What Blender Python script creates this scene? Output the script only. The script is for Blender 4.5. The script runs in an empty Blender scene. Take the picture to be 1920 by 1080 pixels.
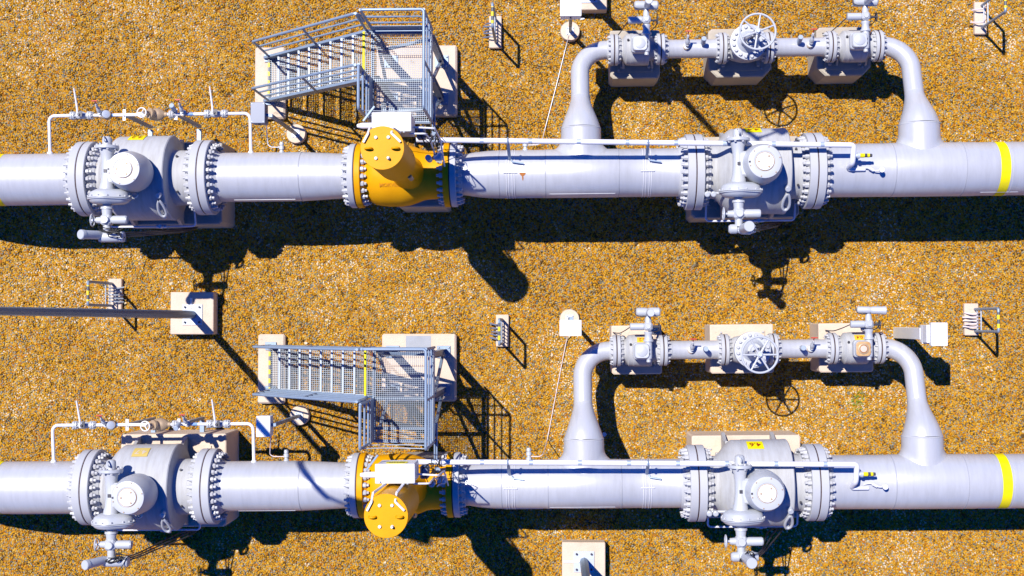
import bpy, math, random
from mathutils import Vector, Matrix, Quaternion
R_ = math.radians
PI = math.pi
random.seed(7)
scene = bpy.context.scene
COL = scene.collection

# ------------------------------------------------------------------ camera model (drone looking almost straight down)
F, HC = 2300.0, 22.0
NX, NY = 1040.0, 603.0
_dn = Vector(((NX - 960) / F, -(NY - 540) / F, -1)).normalized()
CAMQ = _dn.rotation_difference(Vector((0, 0, -1)))


def P(u, v, z=0.0):
    """World point at height z seen at photo pixel u, v."""
    d = CAMQ @ Vector(((u - 960) / F, -(v - 540) / F, -1))
    t = (z - HC) / d.z
    return Vector((d.x * t, d.y * t, z))


cam = bpy.data.cameras.new("camera")
cam.sensor_width = 36
cam.lens = 36 * F / 1920
cam.clip_end = 2000
camo = bpy.data.objects.new("camera", cam)
camo.location = (0, 0, HC)
camo.rotation_mode = 'QUATERNION'
camo.rotation_quaternion = CAMQ
COL.objects.link(camo)
scene.camera = camo

# ------------------------------------------------------------------ light
TX, TY = 0.337, 0.366
w = bpy.data.worlds.new("World")
scene.world = w
w.use_nodes = True
nt = w.node_tree
sky = nt.nodes.new('ShaderNodeTexSky')
sky.sky_type = 'NISHITA'
sky.sun_disc = False
sky.sun_elevation = math.atan(1 / math.hypot(TX, TY))
sky.sun_rotation = R_(360) - math.atan2(TX, TY)
sky.air_density = 1.0
sky.dust_density = 0.3
sky.ozone_density = 3.0
bg = nt.nodes['Background']
hs = nt.nodes.new('ShaderNodeHueSaturation')
hs.inputs['Saturation'].default_value = 2.0
nt.links.new(sky.outputs[0], hs.inputs['Color'])
tint = nt.nodes.new('ShaderNodeMixRGB')
tint.blend_type = 'MULTIPLY'
tint.inputs[0].default_value = 1
tint.inputs[2].default_value = (.06, .78, 1.75, 1)
nt.links.new(hs.outputs[0], tint.inputs[1])
bg.inputs['Strength'].default_value = 0.062
nt.links.new(tint.outputs[0], bg.inputs['Color'])
sun = bpy.data.lights.new("sun", 'SUN')
sun.energy = 5.0
sun.angle = R_(0.5)
sun.color = (1.0, 0.955, 0.88)
suno = bpy.data.objects.new("sun", sun)
suno.rotation_mode = 'QUATERNION'
suno.rotation_quaternion = Vector((TX, -TY, -1)).to_track_quat('-Z', 'Y')
suno.location = (-20, 22, 60)
COL.objects.link(suno)
scene.cycles.diffuse_bounces = 1
scene.view_settings.view_transform = 'Standard'
scene.view_settings.look = 'None'
scene.view_settings.exposure = 0.33
scene.view_settings.gamma = 1.0


# ------------------------------------------------------------------ materials
def new_mat(name):
    m = bpy.data.materials.new(name)
    m.use_nodes = True
    n = m.node_tree.nodes
    return m, n, m.node_tree.links, n['Principled BSDF']


def rgb(c):
    return (c[0], c[1], c[2], 1)


def paint(name, col, rough=.45, metal=0.0, dirt=None, amount=.35, scale=3.0, stretch=(1, 1, 1), bump=.0, bscale=40, spots=None, coat=0.0, spec=.5):
    m, n, l, b = new_mat(name)
    tc = n.new('ShaderNodeTexCoord')
    mp = n.new('ShaderNodeMapping')
    mp.inputs['Scale'].default_value = stretch
    l.new(tc.outputs['Object'], mp.inputs[0])
    b.inputs['Roughness'].default_value = rough
    b.inputs['Metallic'].default_value = metal
    b.inputs['Coat Weight'].default_value = coat
    b.inputs['Specular IOR Level'].default_value = spec
    src = None
    if dirt is None:
        dirt = tuple(c * .8 for c in col)
    no = n.new('ShaderNodeTexNoise')
    no.inputs['Scale'].default_value = scale
    no.inputs['Detail'].default_value = 8
    no.inputs['Roughness'].default_value = .65
    l.new(mp.outputs[0], no.inputs['Vector'])
    rp = n.new('ShaderNodeValToRGB')
    rp.color_ramp.elements[0].position = .42
    rp.color_ramp.elements[1].position = .75
    l.new(no.outputs['Fac'], rp.inputs[0])
    mu = n.new('ShaderNodeMath')
    mu.operation = 'MULTIPLY'
    mu.inputs[1].default_value = amount
    l.new(rp.outputs[0], mu.inputs[0])
    mx = n.new('ShaderNodeMixRGB')
    mx.inputs[1].default_value = rgb(col)
    mx.inputs[2].default_value = rgb(dirt)
    l.new(mu.outputs[0], mx.inputs[0])
    src = mx.outputs[0]
    if spots:
        vo = n.new('ShaderNodeTexNoise')
        vo.inputs['Scale'].default_value = spots[1]
        vo.inputs['Detail'].default_value = 5
        l.new(tc.outputs['Object'], vo.inputs['Vector'])
        r2 = n.new('ShaderNodeValToRGB')
        r2.color_ramp.elements[0].position = spots[2]
        r2.color_ramp.elements[1].position = spots[2] + .05
        l.new(vo.outputs['Fac'], r2.inputs[0])
        m2 = n.new('ShaderNodeMixRGB')
        l.new(r2.outputs[0], m2.inputs[0])
        l.new(src, m2.inputs[1])
        m2.inputs[2].default_value = rgb(spots[0])
        src = m2.outputs[0]
    l.new(src, b.inputs['Base Color'])
    if bump:
        nb = n.new('ShaderNodeTexNoise')
        nb.inputs['Scale'].default_value = bscale
        nb.inputs['Detail'].default_value = 6
        l.new(tc.outputs['Object'], nb.inputs['Vector'])
        bp = n.new('ShaderNodeBump')
        bp.inputs['Strength'].default_value = bump
        bp.inputs['Distance'].default_value = .02
        l.new(nb.outputs['Fac'], bp.inputs['Height'])
        l.new(bp.outputs[0], b.inputs['Normal'])
    return m


M = {}
M['pipe'] = paint('pipe_paint', (.53, .54, .575), .36, .18, dirt=(.42, .425, .44), amount=.6, scale=2.2, stretch=(6, 1, 1))
M['valve'] = paint('valve_paint', (.46, .465, .475), .6, 0, spec=.25, dirt=(.30, .285, .27), amount=.55, scale=3.2, stretch=(7, 1, 1), spots=((.40, .28, .16), 9, .70))
M['flange'] = paint('flange_paint', (.47, .48, .505), .55, 0, spec=.3, dirt=(.46, .455, .46), amount=.5, scale=5)
M['gear'] = paint('gear_paint', (.49, .515, .55), .45, .1, dirt=(.52, .51, .52), amount=.4, scale=6, spots=((.45, .30, .17), 14, .72))
M['bolt'] = paint('bolt_paint', (.50, .51, .54), .45, dirt=(.36, .33, .30), amount=.5, scale=9)
M['orange'] = paint('orange_paint', (.78, .355, .0), .5, bump=.12, bscale=60, dirt=(.60, .245, .0), amount=.55, scale=2.5, spec=.2, spots=((.40, .17, .01), 7, .73))
M['yellow'] = paint('yellow_paint', (.86, .74, .0), .5, dirt=(.70, .56, .04), amount=.6, scale=4, spec=.25)
M['galv'] = paint('galvanised_steel', (.26, .34, .45), .48, .25, dirt=(.20, .27, .37), amount=.6, scale=8)
M['grating'] = paint('grating_steel', (.40, .455, .52), .5, .2, dirt=(.36, .40, .44), amount=.5, scale=9)
M['white'] = paint('white_enamel', (.80, .80, .79), .4, dirt=(.72, .71, .69), amount=.3, scale=3)
M['cabinet_grey'] = paint('grey_enamel', (.14, .17, .26), .4, dirt=(.12, .15, .22), amount=.4, scale=4)
M['tube'] = paint('white_tube', (.76, .76, .80), .4, dirt=(.66, .66, .70), amount=.4, scale=9)
M['pinktube'] = paint('pale_conduit', (.74, .62, .62), .5, dirt=(.62, .50, .50), amount=.4, scale=9)
M['concrete'] = paint('pale_concrete', (.68, .55, .43), .85, dirt=(.50, .39, .29), amount=.6, scale=2.2, bump=.35, bscale=35, spots=((.46, .36, .27), 5, .68))
M['concrete2'] = paint('weathered_concrete', (.48, .42, .34), .88, dirt=(.33, .30, .24), amount=.7, scale=2.5, bump=.4, bscale=30)
M['black'] = paint('black_rubber', (.018, .018, .02), .6)
M['dark'] = paint('dark_steel', (.06, .06, .075), .5, .3)
M['red'] = paint('red_paint', (.55, .04, .02), .5, dirt=(.42, .12, .08), amount=.6, scale=30)
M['blue'] = paint('clamp_band', (.46, .54, .68), .4, .3)
M['bluetape'] = paint('blue_tape', (.16, .30, .58), .5)
M['grey_mortar'] = paint('grey_mortar', (.36, .38, .42), .8, dirt=(.28, .30, .34), amount=.6, scale=6)
M['bluecan'] = paint('blue_grey_can', (.36, .43, .53), .4)
M['pole'] = paint('pole_zinc', (.12, .19, .29), .45, .4, dirt=(.09, .14, .22), amount=.5, scale=3, stretch=(1, 1, .3))
M['tag_orange'] = paint('tag_orange', (.80, .50, .02), .6, dirt=(.66, .40, .05), amount=.6, scale=12)
M['seam'] = paint('weld_paint', (.36, .37, .41), .5)
M['rusty_paint'] = paint('rusty_paint', (.56, .36, .17), .7, dirt=(.40, .19, .05), amount=.8, scale=18)
M['rust'] = paint('rust', (.42, .15, .03), .85, dirt=(.28, .09, .02), amount=.8, scale=40)
M['gasket'] = paint('gasket', (.05, .018, .016), .8)
M['brass'] = paint('bronze_fitting', (.46, .34, .22), .5, .2, dirt=(.3, .2, .12), amount=.6, scale=25)
M['plate'] = paint('zinc_plate', (.55, .60, .68), .45, .2, dirt=(.45, .50, .57), amount=.5, scale=8)
M['redtext'] = paint('red_letter', (.33, .03, .0), .6)
M['oratext'] = paint('orange_letter', (.60, .28, .02), .6)
M['darkorange'] = paint('orange_relief', (.62, .23, .002), .5)
M['fade'] = paint('faded_yellow', (.62, .46, .12), .6)
M['pale'] = paint('pale_letter', (.60, .50, .40), .6)


def stripe_mat(name, period, axis, c1, c2):
    m, n, l, b = new_mat(name)
    tc = n.new('ShaderNodeTexCoord')
    sp = n.new('ShaderNodeSeparateXYZ')
    l.new(tc.outputs['Object'], sp.inputs[0])
    m1 = n.new('ShaderNodeMath'); m1.operation = 'DIVIDE'; m1.inputs[1].default_value = period
    l.new(sp.outputs[axis], m1.inputs[0])
    m2 = n.new('ShaderNodeMath'); m2.operation = 'FRACT'
    l.new(m1.outputs[0], m2.inputs[0])
    m3 = n.new('ShaderNodeMath'); m3.operation = 'GREATER_THAN'; m3.inputs[1].default_value = .5
    l.new(m2.outputs[0], m3.inputs[0])
    mx = n.new('ShaderNodeMixRGB')
    mx.inputs[1].default_value = rgb(c1); mx.inputs[2].default_value = rgb(c2)
    l.new(m3.outputs[0], mx.inputs[0])
    l.new(mx.outputs[0], b.inputs['Base Color'])
    b.inputs['Roughness'].default_value = .5
    return m


M['hazard'] = stripe_mat('hazard_stripe', .15, 1, (.86, .66, .02), (.10, .11, .13))
M['hazard2'] = stripe_mat('hazard_stripe_fine', .16, 1, (.86, .70, .02), (.16, .17, .19))


# ------------------------------------------------------------------ mesh builder
def basis(a):
    a = Vector(a).normalized()
    h = Vector((0, 0, 1)) if abs(a.z) < .9 else Vector((1, 0, 0))
    u = h.cross(a).normalized()
    return a, u, a.cross(u)


class MB:
    def __init__(s):
        s.v, s.f = [], []

    def add(s, vs, fs):
        o = len(s.v)
        s.v += [tuple(v) for v in vs]
        s.f += [tuple(i + o for i in f) for f in fs]
        return s

    def box(s, c, d, rot=None, ch=.006):
        """Box with chamfered edges: centre, size."""
        hx, hy, hz = d[0] / 2, d[1] / 2, d[2] / 2
        ch = min(ch, hx * .45, hy * .45, hz * .45)
        vs, idx = [], {}
        for sx in (-1, 1):
            for sy in (-1, 1):
                for sz in (-1, 1):
                    for k in range(3):
                        p = [sx * hx, sy * hy, sz * hz]
                        for j in range(3):
                            if j != k:
                                p[j] -= (sx, sy, sz)[j] * ch
                        idx[(sx, sy, sz, k)] = len(vs)
                        vs.append(Vector(p))
        fs = []
        g = lambda x, y, z, k: idx[(x, y, z, k)]
        for q in (-1, 1):
            a = [g(q, -1, -1, 0), g(q, 1, -1, 0), g(q, 1, 1, 0), g(q, -1, 1, 0)]
            fs.append(a if q > 0 else a[::-1])
            a = [g(-1, q, -1, 1), g(-1, q, 1, 1), g(1, q, 1, 1), g(1, q, -1, 1)]
            fs.append(a if q > 0 else a[::-1])
            a = [g(-1, -1, q, 2), g(1, -1, q, 2), g(1, 1, q, 2), g(-1, 1, q, 2)]
            fs.append(a if q > 0 else a[::-1])
        for a_ in (-1, 1):
            for b_ in (-1, 1):
                fs.append([g(a_, b_, -1, 0), g(a_, b_, 1, 0), g(a_, b_, 1, 1), g(a_, b_, -1, 1)])
                fs.append([g(a_, -1, b_, 0), g(a_, 1, b_, 0), g(a_, 1, b_, 2), g(a_, -1, b_, 2)])
                fs.append([g(-1, a_, b_, 1), g(1, a_, b_, 1), g(1, a_, b_, 2), g(-1, a_, b_, 2)])
                for c_ in (-1, 1):
                    fs.append([g(a_, b_, c_, 0), g(a_, b_, c_, 1), g(a_, b_, c_, 2)])
        c = Vector(c)
        if rot is not None:
            vs = [rot @ v + c for v in vs]
        else:
            vs = [v + c for v in vs]
        # orient outwards
        out = []
        for f in fs:
            ctr = sum((vs[i] for i in f), Vector()) / len(f)
            nrm = (vs[f[1]] - vs[f[0]]).cross(vs[f[2]] - vs[f[0]])
            out.append(f if nrm.dot(ctr - c) > 0 else f[::-1])
        return s.add(vs, out)

    def bar(s, p, q, wd, ht, up=(0, 0, 1), ch=.004):
        p, q = Vector(p), Vector(q)
        x = (q - p)
        ln = x.length
        x.normalize()
        u = Vector(up)
        y = u.cross(x)
        if y.length < 1e-4:
            y = Vector((0, 1, 0)).cross(x)
        y.normalize()
        z = x.cross(y)
        rot = Matrix((x, y, z)).transposed()
        return s.box((p + q) / 2, (ln, wd, ht), rot, ch)

    def lathe(s, o, ax, prof, n=32, capa=True, capb=True, ph=0.0):
        """Surface of revolution about ax through o: prof = [(t, r)...]"""
        o = Vector(o)
        a, u, v = basis(ax)
        vs, rings = [], []
        for t, r in prof:
            if r <= 1e-6:
                rings.append([len(vs)])
                vs.append(o + a * t)
            else:
                st = len(vs)
                for i in range(n):
                    g = 2 * PI * i / n + ph
                    vs.append(o + a * t + (u * math.cos(g) + v * math.sin(g)) * r)
                rings.append(list(range(st, st + n)))
        fs = []
        for A, B in zip(rings, rings[1:]):
            if len(A) == 1 and len(B) == 1:
                continue
            for i in range(n):
                j = (i + 1) % n
                if len(A) == 1:
                    fs.append((A[0], B[j], B[i]))
                elif len(B) == 1:
                    fs.append((A[i], A[j], B[0]))
                else:
                    fs.append((A[i], A[j], B[j], B[i]))
        if capa and len(rings[0]) > 1:
            fs.append(tuple(rings[0][::-1]))
        if capb and len(rings[-1]) > 1:
            fs.append(tuple(rings[-1]))
        return s.add(vs, fs)

    def cyl(s, p, q, r, r2=None, n=16, ch=None):
        p, q = Vector(p), Vector(q)
        d = (q - p).length
        r2 = r if r2 is None else r2
        if ch is None:
            ch = min(r, r2, d) * .12
        return s.lathe(p, q - p, [(0, r - ch), (ch, r), (d - ch, r2), (d, r2 - ch)], n)

    def sphere(s, c, r, n=16, m=10, sc=(1, 1, 1)):
        o = len(s.v)
        s.lathe((0, 0, 0), (0, 0, 1), [(-r * math.cos(PI * k / m), r * math.sin(PI * k / m)) for k in range(m + 1)], n)
        c = Vector(c)
        for i in range(o, len(s.v)):
            x = s.v[i]
            s.v[i] = (x[0] * sc[0] + c.x, x[1] * sc[1] + c.y, x[2] * sc[2] + c.z)
        return s

    def torus(s, c, ax, R, r, n=32, m=10, sc=None):
        c = Vector(c)
        a, u, v = basis(ax)
        vs, fs = [], []
        for i in range(n):
            g = 2 * PI * i / n
            d = u * math.cos(g) + v * math.sin(g)
            e = d if sc is None else u * math.cos(g) * sc[0] + v * math.sin(g) * sc[1]
            for j in range(m):
                h = 2 * PI * j / m
                vs.append(c + e * R + d * (r * math.cos(h)) + a * (r * math.sin(h)))
        for i in range(n):
            for j in range(m):
                i2, j2 = (i + 1) % n, (j + 1) % m
                fs.append((i * m + j, i2 * m + j, i2 * m + j2, i * m + j2))
        return s.add(vs, fs)

    def tube(s, pts, r, n=10, bend=0.0, seg=5, caps=True):
        """Swept round tube along pts, corners rounded by bend; r may be a list per (final) point."""
        pts = [Vector(p) for p in pts]
        if bend and len(pts) > 2:
            out = [pts[0]]
            for q, (a, b, c) in enumerate(zip(pts, pts[1:], pts[2:])):
                d1, d2 = (a - b), (c - b)
                t = min(bend, d1.length * (.96 if q == 0 else .48), d2.length * (.96 if q == len(pts) - 3 else .48))
                p1, p2 = b + d1.normalized() * t, b + d2.normalized() * t
                w = math.sin(d1.angle(d2, PI) / 2)      # makes the rounded corner a true arc
                for k in range(seg + 1):
                    x = k / seg
                    c0, c1, c2 = (1 - x) ** 2, 2 * x * (1 - x) * w, x * x
                    out.append((c0 * p1 + c1 * b + c2 * p2) / (c0 + c1 + c2))
            out.append(pts[-1])
            pts = out
        rs = r if isinstance(r, (list, tuple)) else [r] * len(pts)
        tang = []
        for i in range(len(pts)):
            a = pts[max(i - 1, 0)]
            b = pts[min(i + 1, len(pts) - 1)]
            tang.append((b - a).normalized())
        _, u, v = basis(tang[0])
        vs, fs = [], []
        for i, p in enumerate(pts):
            if i:
                q = tang[i - 1].rotation_difference(tang[i])
                u = q @ u
                v = q @ v
            for k in range(n):
                g = 2 * PI * k / n
                vs.append(p + (u * math.cos(g) + v * math.sin(g)) * rs[i])
        for i in range(len(pts) - 1):
            for k in range(n):
                k2 = (k + 1) % n
                fs.append((i * n + k, i * n + k2, (i + 1) * n + k2, (i + 1) * n + k))
        if caps:
            fs.append(tuple(range(n))[::-1])
            fs.append(tuple(range((len(pts) - 1) * n, len(pts) * n)))
        return s.add(vs, fs)

    def prism(s, loops):
        """Stack of equal-length closed loops of points, capped at both ends."""
        n = len(loops[0])
        vs = [p for lp in loops for p in lp]
        fs = []
        for k in range(len(loops) - 1):
            for i in range(n):
                j = (i + 1) % n
                fs.append((k * n + i, k * n + j, (k + 1) * n + j, (k + 1) * n + i))
        fs.append(tuple(range(n))[::-1])
        fs.append(tuple(range((len(loops) - 1) * n, len(loops) * n)))
        return s.add(vs, fs)

    def mesh(s, name, mat, sharp=33):
        me = bpy.data.meshes.new(name)
        me.from_pydata(s.v, [], s.f)
        me.update()
        if mat is not None:
            me.materials.append(mat)
        me.shade_smooth()
        me.set_sharp_from_angle(angle=R_(sharp))
        return me

    def build(s, name, mat, parent=None, sharp=33):
        o = bpy.data.objects.new(name, s.mesh(name, M[mat] if isinstance(mat, str) else mat, sharp))
        COL.objects.link(o)
        o.parent = parent
        return o


def link(me, name, parent, loc=(0, 0, 0), rot=(0, 0, 0)):
    o = bpy.data.objects.new(name, me)
    o.location = loc
    o.rotation_euler = rot
    o.parent = parent
    COL.objects.link(o)
    return o


def tag(o, label=None, cat=None, group=None, kind=None):
    if label: o['label'] = label
    if cat: o['category'] = cat
    if group: o['group'] = group
    if kind: o['kind'] = kind
    return o


def thing(name, loc, rz, label, cat, group=None):
    o = bpy.data.objects.new(name, None)
    o.empty_display_size = .2
    o.location = loc
    o.rotation_euler = (0, 0, rz)
    COL.objects.link(o)
    return tag(o, label, cat, group)


def kids(o):
    return [c for c in bpy.data.objects if c.parent == o]


def text_pts(body, size):
    """Triangulated flat text as (verts, faces), centred on the origin in x, y."""
    cu = bpy.data.curves.new("lettering", 'FONT')
    cu.body = body
    cu.size = size
    cu.align_x = 'CENTER'
    cu.align_y = 'CENTER'
    cu.offset = size * .018
    cu.resolution_u = 3
    ob = bpy.data.objects.new("lettering", cu)
    COL.objects.link(ob)
    dg = bpy.context.evaluated_depsgraph_get()
    me = bpy.data.meshes.new_from_object(ob.evaluated_get(dg))
    vs = [v.co.copy() for v in me.vertices]
    fs = [tuple(p.vertices) for p in me.polygons]
    bpy.data.objects.remove(ob)
    bpy.data.meshes.remove(me)
    return vs, fs


# ------------------------------------------------------------------ flanges and bolts
def flange_prof(R, T, Rp, hub, gap=.008, rh=None):
    rh = rh or (Rp + .07 * R / .6)
    return [(gap, Rp * .6), (gap, R - .008), (gap + .008, R), (T - .008, R), (T, R - .008), (T, rh), (T + hub, Rp)]


def make_flange(name, parent, x, sgn, z, R, T, Rp, hub, mat='flange', n=64):
    b = MB()
    b.lathe((x, 0, z), (sgn, 0, 0), flange_prof(R, T, Rp, hub), n)
    return b.build(name, mat, parent)


_bolt = {}


def bolt_mesh(half, r, ext):
    """Stud bolt along x with a hexagon nut on each side, made once per size."""
    k = (round(half, 3), round(r, 3), round(ext, 3))
    if k not in _bolt:
        b = MB()
        for sg in (-1, 1):
            b.lathe((sg * half, 0, 0), (sg, 0, 0), [(0, r), (ext * .55, r), (ext * .62, r * .86), (ext * .62, r * .58), (ext * .97, r * .58), (ext, r * .45)], 12 if r > .03 else 6)
        b.lathe((-half, 0, 0), (1, 0, 0), [(0, r * .5), (2 * half, r * .5)], 6)
        # hexagon look
        _bolt[k] = b.mesh("bolt", M['bolt'], 30)
    return _bolt[k]


def hexbolt_mesh(half, r, ext):
    k = ('h', round(half, 3), round(r, 3), round(ext, 3))
    if k not in _bolt:
        b = MB()
        for sg in (-1, 1):
            b.lathe((sg * half, 0, 0), (sg, 0, 0), [(0, r), (ext * .5, r), (ext * .58, r * .84), (ext * .58, r * .56), (ext * .97, r * .56), (ext, r * .42)], 6)
        b.lathe((-half, 0, 0), (1, 0, 0), [(0, r * .5), (2 * half, r * .5)], 6)
        _bolt[k] = b.mesh("bolt", M['bolt'], 30)
    return _bolt[k]


def bolt_ring(parent, x, z, R, n, half, r, ext, ph=0.5):
    me = hexbolt_mesh(half, r, ext)
    for i in range(n):
        a = 2 * PI * (i + ph) / n
        link(me, 'bolt', parent, (x, R * math.sin(a), z + R * math.cos(a)), (-a, 0, 0))


def gasket(parent, x, z, R, th=.008):
    MB().lathe((x - th, 0, z), (1, 0, 0), [(0, R), (2 * th, R)], 48).build('gasket', 'gasket', parent)


_stud = {}


def studs(parent, pts, axis, r, ht, mat='bolt', name='bolt', n=6):
    """Separate hexagon heads (one shared mesh) at pts, pointing along axis."""
    k = (round(r, 4), round(ht, 4), mat, name, n)
    if k not in _stud:
        b = MB()
        b.lathe((0, 0, 0), (0, 0, 1), [(0, r), (ht * .8, r), (ht, r * .8), (ht, 0)], n)
        _stud[k] = b.mesh(name, M[mat], 30)
    q = Vector((0, 0, 1)).rotation_difference(Vector(axis)).to_euler()
    for p in pts:
        link(_stud[k], name, parent, p, q)


# ------------------------------------------------------------------ one pipeline's straight axis
ZM, ZB = 1.68, 1.15


class Line:
    def __init__(s, a, b):
        s.a, s.b = a, b
        A, B = P(a[0], a[1], ZM), P(b[0], b[1], ZM)
        s.d = (B - A).normalized()
        s.o = P(1040, a[1] + (b[1] - a[1]) * (1040 - a[0]) / (b[0] - a[0]), ZM)
        s.o.z = 0
        s.n = Vector((-s.d.y, s.d.x, 0))
        s.ang = math.atan2(s.d.y, s.d.x)

    def vline(s, u):
        return s.a[1] + (s.b[1] - s.a[1]) * (u - s.a[0]) / (s.b[0] - s.a[0])

    def S(s, u, z=ZM, v=None):
        p = P(u, s.vline(u) if v is None else v, z) - s.o
        return p.dot(s.d)

    def SY(s, u, v, z):
        p = P(u, v, z) - s.o
        return p.dot(s.d), p.dot(s.n)

    def loc(s, x, y=0.0, z=0.0):
        return s.o + s.d * x + s.n * y + Vector((0, 0, z))


# ------------------------------------------------------------------ curved name tags on a drum
def drum_tag(parent, cx, z, R, th, wdt, hgt, text, plate='yellow', ink='redtext', size=.12, turn=True):
    """Sheet-metal plate following the drum, th = angle from the top towards the north side."""
    def on(x, t, lift):
        a = th + t / R
        rr = R + lift
        return Vector((cx + x, rr * math.sin(a), z + rr * math.cos(a)))
    b = MB()
    n = 6
    lo, hi = [], []
    for k in range(n + 1):
        t = -hgt / 2 + hgt * k / n
        lo.append(t)
    vs, fs = [], []
    for t in lo:
        vs += [on(-wdt / 2, t, .004), on(wdt / 2, t, .004), on(wdt / 2, t, .010), on(-wdt / 2, t, .010)]
    for k in range(n):
        a, c = k * 4, k * 4 + 4
        for i in range(4):
            j = (i + 1) % 4
            fs.append((a + i, a + j, c + j, c + i))
    fs.append((0, 1, 2, 3))
    fs.append((n * 4 + 3, n * 4 + 2, n * 4 + 1, n * 4))
    b.add(vs, fs)
    pl = b.build('name_tag', plate, parent)
    vs, fs = text_pts(text, size)
    tb = MB()
    # letters stand upright for someone on the north side: their top points to the drum's crest
    tb.add([on(-v.x, -v.y, .0125) for v in vs], fs)
    tb.build('lettering', ink, pl)
    return pl


# ------------------------------------------------------------------ big pipeline ball valve
def big_valve(L, sg, sw, se, label, tagtext, style, grp='large ball valves on the pipelines', faded=False, cxo=0.0):
    t = thing('ball_valve', L.loc(sg), L.ang, label, 'valve', grp)
    z = ZM
    cx = (sw + se) / 2 + cxo
    fl = []
    T, RF = .135, .625
    b = MB()
    b.lathe((0, 0, z), (1, 0, 0), [(sw + .1, .45), (sw + .24, .435), (cx - .62, .445), (cx - .56, .50), (cx - .48, .60), (cx - .42, .66), (cx - .38, .69),
                                   (cx - .36, .70), (cx - .20, .70), (cx - .195, .705), (cx + .46, .705), (cx + .465, .71), (cx + .52, .71), (cx + .535, .695),
                                   (cx + .535, .50), (cx + .55, .465), (se - .25, .455), (se - .12, .50)], 72)
    body = b.build('body', 'valve', t)
    for sx in (-.40, .42):
        f = MB()
        f.prism([[(cx + sx + d, -.76, .93), (cx + sx + d, .76, .93), (cx + sx + d, .75, 1.0), (cx + sx + d, .64, 1.22), (cx + sx + d, .66, 1.45), (cx + sx + d, -.66, 1.45), (cx + sx + d, -.64, 1.22), (cx + sx + d, -.75, 1.0)] for d in (-.028, .028)])
        f.build('support_foot', 'valve', t)
    for x, sn in ((sw, 1), (se, -1)):
        f = make_flange('flange', t, x, sn, z, RF, T, .45, .12)
        bolt_ring(f, x, z, .535, 28, T, .043, .105)
        gasket(t, x, z, RF - .006)
    # bonnet and worm gearbox on top
    MB().lathe((0, 0, 0), (0, 0, 1), [(2.30, .25), (2.40, .25), (2.40, .30), (2.45, .30)], 48).build('bonnet', 'valve', t)
    g = MB()
    g.lathe((0, 0, 0), (0, 0, 1), [(2.45, .28), (2.47, .318), (2.70, .318), (2.74, .312), (2.93, .270), (2.965, .255), (2.97, .22), (2.97, .165), (2.962, .16), (2.962, .0)], 64)
    g.box((-.24, .0, 2.62), (.30, .40, .24), ch=.03)
    gb = g.build('gearbox', 'gear', t)
    c = MB()
    c.lathe((0, 0, 0), (0, 0, 1), [(2.955, .138), (2.978, .138), (2.985, .13), (2.985, 0)], 40)
    c.build('cap', 'white', gb)
    MB().torus((0, 0, 2.966), (0, 0, 1), .146, .0035, 40, 6).build('rust_ring', 'rusty_paint', gb)
    studs(gb, [(.1 * math.cos(R_(a)), .1 * math.sin(R_(a)), 2.982) for a in (55, 180, 305)], (0, 0, 1), .017, .014, 'brass', 'screw', 8)
    studs(gb, [(.235 * math.cos(R_(60 * k + 15)), .235 * math.sin(R_(60 * k + 15)), 2.963) for k in range(6)], (0, 0, 1), .012, .016, 'brass', 'screw')
    MB().box((-.235, 0, 2.972), (.03, .03, .004), ch=.001).build('rating_plate', 'dark', gb)
    MB().box((-.37, 0, 2.752), (.05, .055, .004), ch=.001).build('rating_plate', 'dark', gb)
    # worm shaft column, runs north-south on the west side
    q = MB()
    xc, zc = -.37, 2.66
    pr = [(0, .0), (.0, .045), (.02, .07), (.05, .077), (.15, .078), (.15, .18), (.155, .186), (.195, .186), (.20, .18), (.20, .125), (.235, .118), (.29, .10), (.42, .083),
          (.60, .083), (.74, .098), (.80, .118), (.86, .122)]
    q.lathe((xc, .56, zc), (0, -1, 0), pr, 32)
    col = q.build('worm_shaft_housing', 'gear', t)
    e = MB()
    e.torus((xc, .50, zc + .10), (1, .3, 0), .045, .013, 20, 8)
    e.build('lifting_eye', 'gear', col)
    studs(col, [(xc + .155 * math.cos(2 * PI * (k + .5) / 8), .365, zc + .155 * math.sin(2 * PI * (k + .5) / 8)) for k in range(8)], (0, -1, 0), .02, .03)
    studs(col, [(xc + .155 * math.cos(2 * PI * (k + .5) / 8), .41, zc + .155 * math.sin(2 * PI * (k + .5) / 8)) for k in range(8)], (0, 1, 0), .02, .03)
    # eccentric spur gear case
    def stadium(y, ins):
        pts = []
        c1, r1, c2, r2 = (xc - .02, zc), .275 - ins, (xc + .17, zc - .02), .20 - ins
        ph = math.acos((r1 - r2) / (c2[0] - c1[0]))
        for k in range(25):
            a = ph + (2 * PI - 2 * ph) * k / 24
            pts.append((c1[0] + r1 * math.cos(a), y, c1[1] + r1 * math.sin(a)))
        for k in range(15):
            a = -ph + 2 * ph * k / 14
            pts.append((c2[0] + r2 * math.cos(a), y, c2[1] + r2 * math.sin(a)))
        return pts
    b = MB()
    b.prism([stadium(y, i) for y, i in ((-.29, .12), (-.315, .075), (-.33, .045), (-.345, .03), (-.415, .012), (-.415, -.008), (-.432, -.012))])
    sgc = b.build('spur_gear_case', 'gear', t)
    b = MB()
    b.prism([stadium(y, i) for y, i in ((-.439, -.012), (-.456, -.008), (-.456, .012), (-.49, .03), (-.515, .07), (-.525, .11))])
    b.build('cover', 'gear', sgc)
    b = MB()
    b.prism([stadium(y, i) for y, i in ((-.431, .004), (-.44, .004))])
    b.build('gasket', 'dark', sgc)
    studs(sgc, [(p[0], -.415, p[2]) for p in stadium(0, .0)[::3]], (0, 1, 0), .013, .025)
    # electric actuator
    a = MB()
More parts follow.
